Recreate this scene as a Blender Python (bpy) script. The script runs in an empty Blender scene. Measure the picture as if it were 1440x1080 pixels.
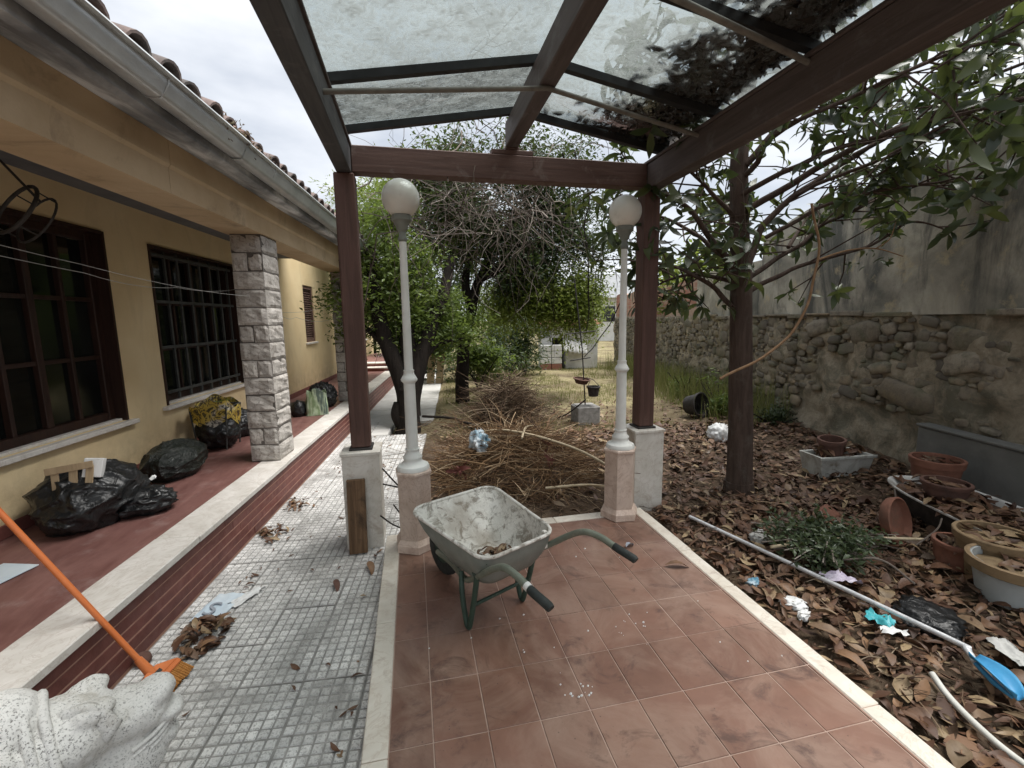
import bpy, bmesh, math, random
from mathutils import Vector, Matrix, Euler, noise
rnd = random.Random(11)
sc = bpy.context.scene
col = sc.collection
RAD = math.radians
V = Vector

# ------------------------------------------------------------------ camera
cam_d = bpy.data.cameras.new('camera')
cam = bpy.data.objects.new('camera', cam_d)
col.objects.link(cam)
cam_d.sensor_width = 36
cam_d.lens = 15.85
cam_d.clip_start = 0.02
cam_d.clip_end = 1000
cam.matrix_world = Matrix(((0.97650636, 0.04413038, -0.21092141, 0),
                           (-0.21504741, 0.13697007, -0.96695078, 0),
                           (-0.01378198, 0.98959169, 0.14324227, 1.6),
                           (0, 0, 0, 1)))
sc.camera = cam

# ------------------------------------------------------------------ sky, sun, exposure
SUN_EL, SUN_ROT = 66.0, 95.0
world = bpy.data.worlds.new('World')
sc.world = world
world.use_nodes = True
wt = world.node_tree
wt.nodes.clear()
w_out = wt.nodes.new('ShaderNodeOutputWorld')
w_bg = wt.nodes.new('ShaderNodeBackground')
w_sky = wt.nodes.new('ShaderNodeTexSky')
w_sky.sky_type = 'NISHITA'
w_sky.sun_disc = False
w_sky.sun_elevation = RAD(SUN_EL)
w_sky.sun_rotation = RAD(SUN_ROT)
w_tc = wt.nodes.new('ShaderNodeTexCoord')
w_map = wt.nodes.new('ShaderNodeMapping')
w_map.inputs['Scale'].default_value = (1, 1, 2.6)
w_n = wt.nodes.new('ShaderNodeTexNoise')
w_n.inputs['Scale'].default_value = 4.0
w_n.inputs['Detail'].default_value = 5
w_n.inputs['Roughness'].default_value = .5
w_r = wt.nodes.new('ShaderNodeValToRGB')
w_r.color_ramp.elements[0].position = .32
w_r.color_ramp.elements[0].color = (.56, .60, .665, 1)
w_r.color_ramp.elements[1].position = .68
w_r.color_ramp.elements[1].color = (.92, .935, .96, 1)
w_mul = wt.nodes.new('ShaderNodeVectorMath')
w_mul.operation = 'SCALE'
w_mul.inputs['Scale'].default_value = 2.8
w_mix = wt.nodes.new('ShaderNodeMix')
w_mix.data_type = 'RGBA'
w_mix.inputs['Factor'].default_value = .95
wt.links.new(w_tc.outputs['Generated'], w_map.inputs[0])
wt.links.new(w_map.outputs[0], w_n.inputs['Vector'])
wt.links.new(w_n.outputs['Fac'], w_r.inputs[0])
wt.links.new(w_r.outputs[0], w_mul.inputs[0])
wt.links.new(w_sky.outputs[0], w_mix.inputs['A'])
wt.links.new(w_mul.outputs[0], w_mix.inputs['B'])
wt.links.new(w_mix.outputs['Result'], w_bg.inputs['Color'])
w_bg.inputs['Strength'].default_value = .1
wt.links.new(w_bg.outputs[0], w_out.inputs[0])

sun_d = bpy.data.lights.new('sun', 'SUN')
sun_d.energy = 1.5
sun_d.angle = RAD(42)
sun_d.color = (1, .97, .93)
sun = bpy.data.objects.new('sun', sun_d)
col.objects.link(sun)
az = RAD(SUN_ROT)
sdir = V((math.sin(az) * math.cos(RAD(SUN_EL)), math.cos(az) * math.cos(RAD(SUN_EL)), math.sin(RAD(SUN_EL))))
sun.rotation_euler = sdir.to_track_quat('Z', 'Y').to_euler()
sun.location = (0, 0, 20)

sc.view_settings.view_transform = 'Standard'
sc.view_settings.look = 'None'
sc.view_settings.gamma = 1
sc.view_settings.exposure = 2.05
sc.view_settings.use_curve_mapping = False
sc.cycles.max_bounces = 6
sc.cycles.transparent_max_bounces = 16

# ------------------------------------------------------------------ material helper
class G:
    def __init__(s, name):
        s.m = bpy.data.materials.new(name)
        s.m.use_nodes = True
        s.t = s.m.node_tree
        s.b = s.t.nodes['Principled BSDF']
        s.o = s.t.nodes['Material Output']
        s.geo = s.t.nodes.new('ShaderNodeNewGeometry')
        s.pos = s.geo.outputs['Position']
    def n(s, t):
        return s.t.nodes.new('ShaderNode' + t)
    def l(s, a, b):
        s.t.links.new(a, b)
    def put(s, sock, v):
        if isinstance(v, bpy.types.NodeSocket):
            s.l(v, sock)
        elif isinstance(v, tuple) and len(v) == 3 and sock.type == 'RGBA':
            sock.default_value = (*v, 1)
        else:
            sock.default_value = v
    def obj(s):
        return s.n('TexCoord').outputs['Object']
    def mp(s, vec, scale=(1, 1, 1), rot=(0, 0, 0)):
        q = s.n('Mapping')
        s.l(vec, q.inputs[0])
        q.inputs['Scale'].default_value = scale
        q.inputs['Rotation'].default_value = rot
        return q.outputs[0]
    def noise(s, scale, detail=5, rough=.55, dist=0, vec=None, col=False):
        q = s.n('TexNoise')
        q.inputs['Scale'].default_value = scale
        q.inputs['Detail'].default_value = detail
        q.inputs['Roughness'].default_value = rough
        q.inputs['Distortion'].default_value = dist
        s.l(vec or s.pos, q.inputs['Vector'])
        return q.outputs['Color' if col else 'Fac']
    def vor(s, scale, vec=None, feat='F1', out='Distance', rand=1):
        q = s.n('TexVoronoi')
        q.feature = feat
        q.inputs['Scale'].default_value = scale
        q.inputs['Randomness'].default_value = rand
        s.l(vec or s.pos, q.inputs['Vector'])
        return q.outputs[out]
    def ramp(s, f, stops):
        q = s.n('ValToRGB')
        e = q.color_ramp.elements
        while len(e) < len(stops):
            e.new(.5)
        for i, (p, c) in enumerate(stops):
            e[i].position = p
            e[i].color = (c, c, c, 1) if not isinstance(c, tuple) else (*c, 1)
        s.l(f, q.inputs[0])
        return q.outputs[0]
    def mix(s, f, a, b, mode='MIX'):
        q = s.n('Mix')
        q.data_type = 'RGBA'
        q.blend_type = mode
        s.put(q.inputs['Factor'], f)
        s.put(q.inputs['A'], a)
        s.put(q.inputs['B'], b)
        return q.outputs['Result']
    def math(s, op, a, b=0.0, clamp=False):
        q = s.n('Math')
        q.operation = op
        q.use_clamp = clamp
        s.put(q.inputs[0], a)
        s.put(q.inputs[1], b)
        return q.outputs[0]
    def rand(s):
        """a random value per object and per loose piece of a mesh"""
        oi = s.n('ObjectInfo')
        a = s.math('ADD', oi.outputs['Random'], s.geo.outputs['Random Per Island'])
        return s.math('FRACT', a)
    def vary(s, c, amt=.15):
        q = s.n('HueSaturation')
        r = s.rand()
        v = s.math('MULTIPLY_ADD', r, amt * 2)
        q2 = s.t.nodes[-1]
        q2.inputs[2].default_value = 1 - amt
        s.l(v, q.inputs['Value'])
        s.put(q.inputs['Color'], c)
        return q.outputs[0]
    def bump(s, h, strength=.4, dist=.01, prev=None):
        q = s.n('Bump')
        q.inputs['Strength'].default_value = strength
        q.inputs['Distance'].default_value = dist
        s.l(h, q.inputs['Height'])
        if prev is not None:
            s.l(prev, q.inputs['Normal'])
        return q.outputs[0]
    def done(s, color, rough=.7, normal=None, metal=0., spec=.4, coat=0.):
        s.put(s.b.inputs['Base Color'], color)
        s.put(s.b.inputs['Roughness'], rough)
        s.put(s.b.inputs['Metallic'], metal)
        s.b.inputs['Specular IOR Level'].default_value = spec
        if coat:
            s.b.inputs['Coat Weight'].default_value = coat
        if normal is not None:
            s.l(normal, s.b.inputs['Normal'])
        return s.m

MAT = {}
def simple(name, c1, c2, scale=6, rough=.75, bs=60, bstr=.25, dirt=None, dirt_amt=.45, dscale=3, vary=0, metal=0., spec=.35, bdist=.006, stretch=None):
    """two-tone noise colour, optional dirt patches, fine bump"""
    g = G(name)
    vec = g.pos if stretch is None else g.mp(g.obj(), stretch)
    f = g.noise(scale, 6, .6, .4, vec)
    c = g.ramp(f, [(.3, c1), (.7, c2)])
    if vary:
        c = g.vary(c, vary)
    if dirt is not None:
        d = g.noise(dscale, 8, .68, .6)
        c = g.mix(g.ramp(d, [(1 - dirt_amt - .06, 0.), (1 - dirt_amt + .14, .85)]), c, dirt)
    b = g.bump(g.noise(bs, 5, .6, 0, vec), bstr, bdist)
    r = g.ramp(g.noise(scale * 2.3, 4), [(.3, max(rough - .12, .05)), (.7, min(rough + .1, 1.))])
    MAT[name] = g.done(c, r, b, metal, spec)
    return MAT[name]

def foliage(name, cols, trans=.35, rough=.45, spec=.4):
    g = G(name)
    r = g.rand()
    n = len(cols)
    c = g.ramp(r, [(i / (n - 1), k) for i, k in enumerate(cols)])
    c = g.mix(g.ramp(g.noise(1.3, 3), [(.3, .0), (.75, .5)]), c, cols[-1])
    g.done(c, rough, None, 0., spec)
    tr = g.n('BsdfTranslucent')
    g.l(g.mix(.5, c, (.16, .22, .03), 'SCREEN'), tr.inputs[0])
    mx = g.n('MixShader')
    mx.inputs[0].default_value = trans
    g.l(g.b.outputs[0], mx.inputs[1])
    g.l(tr.outputs[0], mx.inputs[2])
    g.l(mx.outputs[0], g.o.inputs[0])
    MAT[name] = g.m

# --- surfaces
def build_materials():
    # terracotta patio tiles, dusty with dark spots and traffic stains
    g = G('terracotta_tile')
    c = g.ramp(g.noise(3, 6, .65, .5), [(.25, (.142, .072, .048)), (.75, (.225, .120, .085))])
    c = g.vary(c, .13)
    dust = g.ramp(g.noise(2.2, 9, .7, 1.2), [(.42, 0.), (.68, .6)])
    c = g.mix(dust, c, (.335, .235, .18))
    st = g.ramp(g.noise(4.3, 8, .72, .9), [(.54, 0.), (.66, .85)])
    c = g.mix(st, c, (.085, .047, .036))
    sp = g.ramp(g.vor(38), [(.06, .8), (.15, 0.)])
    sp = g.math('MULTIPLY', sp, g.ramp(g.noise(5, 3), [(.52, 0.), (.6, 1.)]))
    c = g.mix(sp, c, (.06, .04, .035))
    ro = g.ramp(g.noise(4, 6), [(.3, .33), (.7, .6)])
    MAT['terracotta_tile'] = g.done(c, ro, g.bump(g.noise(30, 6), .12, .004), 0., .45)
    simple('grout', (.33, .23, .185), (.46, .35, .29), 12, .9, 90, .4, (.12, .09, .08), .35, 6)
    # porch floor
    g = G('porch_red')
    vec = g.mp(g.pos, (3, .7, 1), (0, 0, RAD(5)))
    c = g.ramp(g.noise(3.2, 7, .65, .8, vec), [(.3, (.135, .058, .050)), (.72, (.235, .120, .103))])
    c = g.mix(g.ramp(g.noise(6, 8, .7), [(.55, 0.), (.72, .5)]), c, (.33, .24, .22))
    MAT['porch_red'] = g.done(c, g.ramp(g.noise(4, 5), [(.3, .38), (.7, .65)]), g.bump(g.noise(25, 5), .15, .004), 0., .4)
    simple('riser_red', (.105, .033, .027), (.17, .062, .05), 9, .55, 80, .2, (.25, .14, .11), .3, 5, .18)
    simple('riser_joint', (.36, .20, .145), (.46, .29, .22), 10, .9, 80, .3)
    # paving: speckled pale cement with dirty joints
    g = G('paving_cell')
    c = g.ramp(g.noise(7, 6, .6), [(.3, (.53, .525, .51)), (.7, (.78, .77, .745))])
    c = g.vary(c, .12)
    sp = g.ramp(g.noise(95, 3, .75), [(.50, 0.), (.62, .75)])
    c = g.mix(sp, c, (.27, .265, .25))
    c = g.mix(g.ramp(g.noise(1.6, 9, .72, 1), [(.46, 0.), (.64, .75)]), c, (.22, .215, .20))
    MAT['paving_cell'] = g.done(c, .72, g.bump(g.noise(120, 4), .5, .004), 0., .35)
    simple('paving_joint', (.19, .185, .175), (.38, .37, .35), 14, .95, 60, .5)
    simple('slab_white', (.50, .49, .46), (.68, .67, .64), 3, .8, 60, .3, (.30, .27, .23), .36, 2.2, .06)
    # marble
    def marble(name, a, b, vein, dirt, damt=.33, vs=3.):
        g = G(name)
        f = g.noise(vs, 8, .6, 2.2)
        c = g.ramp(f, [(.3, a), (.7, b)])
        v = g.ramp(g.noise(vs * 1.3, 7, .62, 3), [(.465, 0.), (.49, .38), (.5, .38), (.52, 0.)])
        c = g.mix(v, c, vein)
        d = g.noise(5, 9, .72, .8)
        c = g.mix(g.ramp(d, [(1 - damt, 0.), (1 - damt + .16, .8)]), c, dirt)
        c = g.vary(c, .06)
        MAT[name] = g.done(c, g.ramp(g.noise(6, 5), [(.3, .35), (.7, .7)]), g.bump(g.noise(40, 6), .2, .004), 0., .4)
    marble('marble_white', (.55, .52, .47), (.72, .69, .65), (.42, .35, .30), (.24, .19, .15), .36)
    marble('marble_pink', (.50, .385, .31), (.68, .565, .48), (.32, .20, .145), (.33, .26, .21), .40, 4.)
    marble('marble_worn', (.60, .57, .50), (.76, .73, .67), (.46, .39, .32), (.32, .23, .15), .46)
    marble('marble_kerb', (.56, .51, .43), (.70, .66, .58), (.45, .36, .28), (.30, .22, .17), .42)
    # plaster
    g = G('yellow_plaster')
    c = g.ramp(g.noise(1.6, 6), [(.3, (.70, .545, .31)), (.7, (.80, .655, .41))])
    c = g.mix(g.ramp(g.noise(5, 8, .7), [(.66, 0.), (.74, .55)]), c, (.30, .22, .12))
    sepz = g.n('SeparateXYZ')
    g.l(g.pos, sepz.inputs[0])
    lowd = g.math('MULTIPLY', g.ramp(sepz.outputs[2], [(.25, 1.), (.75, 0.)]), g.ramp(g.noise(6, 8, .7), [(.38, 0.), (.62, .8)]))
    c = g.mix(lowd, c, (.36, .27, .16))
    c = g.mix(g.ramp(g.noise(1.3, 8, .7, 1.5, g.mp(g.pos, (1, 1, .4))), [(.5, 0.), (.66, .35)]), c, (.50, .40, .24))
    MAT['yellow_plaster'] = g.done(c, .88, g.bump(g.noise(90, 4), .35, .005), 0., .2)
    simple('beam_plaster', (.48, .35, .21), (.63, .49, .32), 2.0, .9, 70, .3, (.22, .16, .11), .36, 2.4)
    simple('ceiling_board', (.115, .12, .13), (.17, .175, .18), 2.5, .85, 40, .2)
    g = G('eave_concrete')
    c = g.ramp(g.noise(3.6, 7, .6, .3, g.mp(g.pos, (1, .55, 1))), [(.38, (.18, .185, .19)), (.52, (.36, .37, .37)), (.62, (.68, .69, .69))])
    MAT['eave_concrete'] = g.done(c, .85, g.bump(g.noise(50, 5), .3, .006), 0., .25)
    simple('gutter_metal', (.44, .46, .46), (.62, .64, .63), 4, .42, 30, .12, (.22, .21, .19), .3, 3, 0, .45)
    simple('skirting_red', (.15, .05, .04), (.22, .085, .07), 8, .6, 60, .2)
    # roof tiles
    simple('roof_tile', (.135, .105, .095), (.25, .185, .165), 9, .9, 60, .5, (.09, .085, .08), .5, 5, .25)
    # wood
    def wood(name, a, b, dirt=None, rough=.6, st=(22, 22, 1.6), damt=.35):
        g = G(name)
        f = g.noise(1.3, 8, .65, .8, g.mp(g.obj(), st))
        c = g.ramp(f, [(.28, a), (.72, b)])
        if dirt:
            c = g.mix(g.ramp(g.noise(4, 8, .7, .5), [(1 - damt, 0.), (1 - damt + .15, .8)]), c, dirt)
        MAT[name] = g.done(c, rough, g.bump(f, .45, .006), 0., .3)
    wood('post_wood', (.068, .037, .029), (.135, .074, .059), (.20, .165, .145))
    wood('beam_wood_x', (.085, .050, .042), (.160, .102, .086), (.24, .205, .185), .65, (1.6, 22, 22), .44)
    wood('beam_wood_y', (.072, .058, .054), (.140, .114, .105), (.20, .19, .185), .7, (22, 1.6, 22), .46)
    wood('beam_grey_y', (.050, .050, .052), (.105, .104, .104), (.16, .155, .15), .7, (22, 1.6, 22), .42)
    wood('window_wood', (.018, .009, .007), (.048, .022, .014), None, .5, (20, 20, 1.6))
    wood('plank_wood', (.085, .048, .026), (.24, .15, .085), (.04, .028, .02), .8, (26, 26, 1.4), .5)
    wood('pale_wood', (.30, .22, .13), (.46, .35, .22), (.22, .16, .1), .7, (20, 20, 2))
    simple('purlin_black', (.010, .011, .012), (.026, .028, .029), 6, .5, 40, .2, (.07, .07, .065), .3, 4)
    simple('conduit', (.13, .125, .11), (.24, .23, .20), 9, .65, 60, .2, (.08, .06, .05), .4, 7)
    # pergola glass: dirty, see-through from both sides
    g = G('dirty_glass')
    tr = g.n('BsdfTransparent')
    tr.inputs[0].default_value = (.80, .845, .84, 1)
    tl = g.n('BsdfTranslucent')
    tl.inputs[0].default_value = (.44, .455, .44, 1)
    df = g.n('BsdfDiffuse')
    df.inputs[0].default_value = (.30, .31, .30, 1)
    m1 = g.n('MixShader')
    m1.inputs[0].default_value = .35
    g.l(tl.outputs[0], m1.inputs[1])
    g.l(df.outputs[0], m1.inputs[2])
    m2 = g.n('MixShader')
    f = g.math('ADD', g.ramp(g.noise(2.6, 9, .75, 1.6), [(.36, .10), (.70, .60)]), g.ramp(g.noise(16, 7, .8, 2.0), [(.45, 0.), (.62, .42)]))
    g.l(f, m2.inputs[0])
    g.l(tr.outputs[0], m2.inputs[1])
    g.l(m1.outputs[0], m2.inputs[2])
    gl = g.n('BsdfGlossy')
    gl.inputs['Roughness'].default_value = .08
    g.l(g.bump(g.noise(9, 3), .25, .02), gl.inputs['Normal'])
    fr = g.n('Fresnel')
    fr.inputs[0].default_value = 1.1
    m3 = g.n('MixShader')
    g.l(fr.outputs[0], m3.inputs[0])
    g.l(m2.outputs[0], m3.inputs[1])
    g.l(gl.outputs[0], m3.inputs[2])
    g.l(m3.outputs[0], g.o.inputs[0])
    MAT['dirty_glass'] = g.m
    # window panes
    g = G('window_glass')
    c = g.ramp(g.noise(1.5, 4), [(.35, (.004, .005, .0045)), (.7, (.012, .014, .012))])
    MAT['window_glass'] = g.done(c, g.ramp(g.noise(3, 4), [(.3, .04), (.7, .16)]), g.bump(g.noise(2.5, 2), .08, .02), 0., .5)
    # stone pillars and rubble
    g = G('pillar_stone')
    c = g.ramp(g.noise(9, 8, .68, .6), [(.3, (.34, .315, .28)), (.55, (.50, .47, .43)), (.75, (.64, .615, .575))])
    c = g.mix(g.ramp(g.noise(22, 8, .75, 1.2), [(.52, 0.), (.62, .7)]), c, (.17, .14, .12))
    c = g.vary(c, .12)
    MAT['pillar_stone'] = g.done(c, .85, g.bump(g.noise(45, 6, .7), .6, .008), 0., .3)
    simple('mortar_dark', (.09, .08, .07), (.15, .135, .12), 20, .95, 80, .5)
    g = G('rubble_stone')
    c = g.ramp(g.rand(), [(0., (.17, .15, .115)), (.25, (.26, .225, .17)), (.45, (.13, .118, .10)), (.62, (.33, .265, .18)), (.8, (.21, .185, .145)), (1., (.36, .315, .245))])
    c = g.mix(g.ramp(g.noise(11, 8, .7), [(.45, 0.), (.64, .8)]), c, (.14, .122, .10))
    c = g.mix(g.ramp(g.noise(2.4, 7, .7), [(.55, 0.), (.68, .5)]), c, (.30, .25, .13))
    c = g.mix(g.ramp(g.noise(3.1, 8, .7, .6), [(.50, 0.), (.62, .6)]), c, (.115, .125, .075))
    MAT['rubble_stone'] = g.done(c, .92, g.bump(g.noise(35, 7, .7), .8, .015), 0., .2)
    g = G('rubble_mortar')
    c = g.ramp(g.noise(5, 8, .7, .6), [(.3, (.24, .205, .155)), (.5, (.40, .34, .25)), (.72, (.52, .46, .36))])
    c = g.mix(g.ramp(g.noise(2.3, 8, .72, .6), [(.46, 0.), (.60, .75)]), c, (.13, .13, .095))
    MAT['rubble_mortar'] = g.done(c, .95, g.bump(g.noise(28, 8, .75), 1., .03), 0., .15)
    g = G('old_plaster')
    c = g.ramp(g.noise(1.1, 7, .62, .8), [(.30, (.16, .158, .135)), (.48, (.34, .32, .265)), (.66, (.58, .55, .46))])
    streak = g.noise(2.0, 8, .7, .5, g.mp(g.pos, (1, 1, .25)))
    c = g.mix(g.ramp(streak, [(.48, 0.), (.60, .9)]), c, (.10, .102, .094))
    c = g.mix(g.ramp(g.noise(3.1, 8, .7), [(.56, 0.), (.66, .7)]), c, (.50, .42, .27))
    MAT['old_plaster'] = g.done(c, .95, g.bump(g.noise(6, 10, .72), .6, .03), 0., .15)
    simple('concrete_dark', (.12, .12, .11), (.20, .197, .18), 2.5, .92, 50, .4, (.32, .29, .24), .30, 5)
    # far brick wall, bricks below ten pixels
    g = G('far_brick')
    q = g.n('TexBrick')
    g.l(g.mp(g.obj(), (1, 1, 1), (RAD(90), 0, RAD(90))), q.inputs['Vector'])
    q.inputs['Scale'].default_value = 4
    q.inputs['Color1'].default_value = (.40, .19, .14, 1)
    q.inputs['Color2'].default_value = (.34, .17, .13, 1)
    q.inputs['Mortar'].default_value = (.42, .36, .29, 1)
    q.inputs['Mortar Size'].default_value = .03
    c = g.mix(g.ramp(g.noise(2.5, 7, .7), [(.42, 0.), (.6, .85)]), q.outputs['Color'], (.46, .36, .28))
    MAT['far_brick'] = g.done(c, .95, None, 0., .15)
    simple('white_render', (.55, .55, .53), (.74, .74, .72), 2, .85, 40, .2, (.35, .32, .28), .36, 3)
    # soil and lawn
    g = G('soil')
    c = g.ramp(g.noise(4, 9, .72, .4), [(.3, (.050, .034, .024)), (.52, (.105, .075, .052)), (.72, (.19, .145, .10))])
    sep = g.n('SeparateXYZ')
    g.l(g.pos, sep.inputs[0])
    far = g.math('MULTIPLY', g.ramp(g.math('MULTIPLY', sep.outputs[1], .05), [(.30, 0.), (.40, 1.)]), g.ramp(g.noise(.9, 6, .65), [(.38, .25), (.6, 1.)]))
    c = g.mix(far, c, g.ramp(g.noise(6, 7, .7), [(.3, (.17, .145, .07)), (.55, (.30, .26, .15)), (.75, (.38, .34, .22))]))
    MAT['soil'] = g.done(c, .97, g.bump(g.noise(30, 8, .7), .8, .02), 0., .1)
    # plants
    foliage('leaf_green', [(.055, .088, .018), (.10, .15, .030), (.155, .205, .048), (.070, .11, .022), (.12, .17, .038)], .42)
    foliage('leaf_bright', [(.11, .15, .024), (.175, .225, .04), (.25, .29, .07), (.135, .18, .032)], .45)
    foliage('leaf_dark', [(.020, .036, .015), (.036, .060, .022), (.056, .082, .030), (.027, .046, .019)], .25)
    simple('backlit_dark_leaf', (.012, .011, .008), (.035, .028, .02), 9, .7, 50, .3)  # dark leaf tone pushed near black: backlit silhouette painted into the colour
    foliage('leaf_magnolia', [(.022, .034, .019), (.036, .056, .026), (.060, .088, .034), (.030, .046, .023), (.15, .18, .05), (.045, .060, .032)], .22, .36, .5)
    foliage('leaf_shrub', [(.034, .052, .024), (.058, .082, .040), (.11, .14, .075), (.046, .066, .034)], .2, .35)
    foliage('grass_blade', [(.10, .13, .035), (.20, .20, .07), (.30, .25, .13), (.15, .18, .05)], .35, .7, .2)
    foliage('succulent', [(.22, .11, .085), (.15, .10, .075), (.12, .12, .06), (.27, .16, .12)], .15, .5)
    g = G('dead_leaf')
    c = g.ramp(g.rand(), [(0., (.045, .022, .014)), (.2, (.135, .066, .036)), (.38, (.075, .038, .023)), (.52, (.25, .145, .078)), (.64, (.105, .055, .034)), (.8, (.17, .105, .065)), (.9, (.34, .25, .14)), (1., (.06, .035, .024))])
    c = g.mix(g.ramp(g.noise(18, 6, .7), [(.45, 0.), (.7, .6)]), c, (.07, .038, .022))
    MAT['dead_leaf'] = g.done(c, g.ramp(g.noise(5, 3), [(.3, .42), (.7, .7)]), g.bump(g.noise(40, 4), .3, .004), 0., .35)
    g = G('twig_brown')
    c = g.ramp(g.rand(), [(0., (.040, .026, .019)), (.35, (.085, .055, .036)), (.6, (.125, .083, .053)), (.85, (.20, .145, .095)), (1., (.40, .32, .23))])
    MAT['twig_brown'] = g.done(c, .85, None, 0., .2)
    g = G('twig_orange')
    c = g.ramp(g.rand(), [(0., (.055, .032, .020)), (.3, (.13, .075, .040)), (.55, (.185, .11, .055)), (.8, (.28, .185, .10)), (1., (.46, .36, .24))])
    MAT['twig_orange'] = g.done(c, .8, None, 0., .2)
    g = G('twig_grey')
    c = g.ramp(g.rand(), [(0., (.060, .050, .042)), (.5, (.15, .125, .105)), (1., (.27, .235, .205))])
    MAT['twig_grey'] = g.done(c, .9, None, 0., .2)
    g = G('bark_dark')
    f = g.noise(3, 8, .7, 1., g.mp(g.obj(), (6, 6, 1)))
    MAT['bark_dark'] = g.done(g.ramp(f, [(.3, (.012, .010, .009)), (.7, (.038, .031, .026))]), .95, g.bump(f, .9, .02), 0., .15)
    g = G('bark_brown')
    f = g.noise(3, 8, .7, 1., g.mp(g.obj(), (7, 7, .9)))
    c = g.ramp(f, [(.3, (.050, .034, .027)), (.7, (.120, .086, .069))])
    c = g.mix(g.ramp(g.noise(7, 6, .7), [(.55, 0.), (.68, .5)]), c, (.14, .125, .105))
    MAT['bark_brown'] = g.done(c, .92, g.bump(f, 1., .02), 0., .2)
    simple('bark_orange', (.19, .105, .05), (.33, .21, .12), 14, .8, 60, .4, vary=.1)
    # things
    simple('lamp_paint', (.66, .67, .63), (.80, .81, .77), 6, .5, 40, .12, (.22, .19, .15), .27, 9)
    g = G('globe_glass')
    c = g.ramp(g.noise(3, 6, .6), [(.3, (.66, .65, .59)), (.7, (.82, .81, .75))])
    c = g.mix(g.ramp(g.noise(9, 8, .7), [(.55, 0.), (.75, .35)]), c, (.34, .30, .24))
    g.done(c, .28, None, 0., .5, .3)
    g.b.inputs['Subsurface Weight'].default_value = .35
    g.b.inputs['Subsurface Radius'].default_value = (.05, .05, .045)
    MAT['globe_glass'] = g.m
    g = G('tray_inside')
    c = g.ramp(g.noise(8, 8, .7, .5), [(.3, (.64, .62, .56)), (.65, (.82, .80, .74))])
    c = g.mix(g.ramp(g.noise(15, 9, .75, .7), [(.50, 0.), (.60, .8)]), c, (.23, .20, .16))
    c = g.mix(g.ramp(g.noise(3.5, 6, .6), [(.54, 0.), (.7, .5)]), c, (.26, .20, .14))
    MAT['tray_inside'] = g.done(c, .9, g.bump(g.noise(55, 6, .7), .6, .008), 0., .2)
    simple('tray_outside', (.155, .17, .15), (.235, .25, .22), 6, .55, 40, .15, (.36, .34, .30), .32, 7)
    simple('barrow_green', (.022, .045, .033), (.052, .085, .062), 10, .5, 60, .2, (.22, .19, .14), .36, 14)
    simple('barrow_tube', (.13, .15, .115), (.22, .24, .19), 10, .5, 60, .2, (.30, .27, .21), .40, 12)
    simple('grip_rubber', (.014, .018, .017), (.045, .052, .049), 14, .7, 60, .2)
    simple('rust', (.09, .04, .022), (.20, .095, .05), 20, .85, 80, .4)
    simple('white_tape', (.6, .6, .58), (.75, .75, .72), 9, .6)
    g = G('black_plastic')
    f = g.math('ADD', g.noise(3.2, 2, .5, 2.5), g.math('MULTIPLY', g.noise(9, 2, .5, 4), .25))
    MAT['black_plastic'] = g.done(g.ramp(g.noise(3, 4), [(.3, (.006, .0065, .007)), (.7, (.012, .013, .014))]), g.ramp(g.noise(6, 4), [(.3, .30), (.7, .52)]), g.bump(f, .8, .04), 0., .5)
    g = G('green_black_plastic')
    f = g.noise(7, 5, .65, 2.5)
    MAT['green_black_plastic'] = g.done(g.ramp(g.noise(3, 4), [(.3, (.007, .010, .0085)), (.7, (.018, .024, .019))]), .38, g.bump(f, .9, .05), 0., .5)
    simple('plastic_orange', (.52, .135, .035), (.62, .19, .06), 5, .42, 50, .08, (.38, .16, .08), .3, 9)
    g = G('bristles')
    f = g.noise(2, 4, .6, .3, g.mp(g.obj(), (160, 6, 160)))
    MAT['bristles'] = g.done(g.ramp(f, [(.3, (.26, .10, .02)), (.7, (.50, .23, .06))]), .7, g.bump(f, .6, .006), 0., .3)
    g = G('speckled_stone')
    c = g.ramp(g.noise(4, 6), [(.3, (.60, .585, .55)), (.7, (.80, .79, .76))])
    sp = g.ramp(g.noise(150, 5, .75), [(.53, 0.), (.60, .95)])
    sp = g.math('MULTIPLY', sp, g.ramp(g.noise(8, 5), [(.4, .35), (.6, 1.)]))
    c = g.mix(sp, c, (.11, .105, .095))
    c = g.mix(g.ramp(g.noise(5.5, 7, .7), [(.55, 0.), (.72, .65)]), c, (.36, .32, .25))
    MAT['speckled_stone'] = g.done(c, .85, g.bump(g.noise(70, 6, .7), .55, .006), 0., .25)
    simple('terracotta', (.165, .070, .046), (.26, .12, .08), 8, .85, 60, .3, (.12, .075, .055), .42, 5, .08)
    simple('terracotta_dark', (.085, .045, .035), (.15, .08, .06), 8, .9, 60, .3, (.05, .035, .03), .42, 5, .08)
    simple('plastic_white', (.42, .43, .40), (.58, .59, .55), 5, .6, 40, .15, (.20, .165, .12), .45, 6)
    simple('plastic_grey', (.34, .37, .37), (.48, .51, .50), 5, .6, 40, .15, (.20, .165, .12), .40, 6)
    simple('ochre_rim', (.20, .14, .075), (.30, .21, .12), 8, .8, 60, .3, (.1, .07, .05), .4, 7)
    simple('enamel', (.52, .52, .49), (.68, .68, .65), 6, .4, 40, .1, (.19, .16, .13), .47, 5)
    simple('aluminium', (.66, .67, .68), (.78, .79, .80), 12, .38, 80, .05, None, .25, 10, 0, .4)
    simple('plastic_blue', (.045, .24, .46), (.075, .33, .57), 6, .38, 40, .1, (.03, .09, .15), .25, 14)
    simple('hose_white', (.52, .52, .47), (.66, .66, .61), 9, .55, 40, .1, (.25, .21, .16), .34, 12)
    simple('bamboo', (.36, .29, .18), (.55, .46, .32), 20, .6, 40, .2, (.22, .17, .1), .33, 9)
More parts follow.
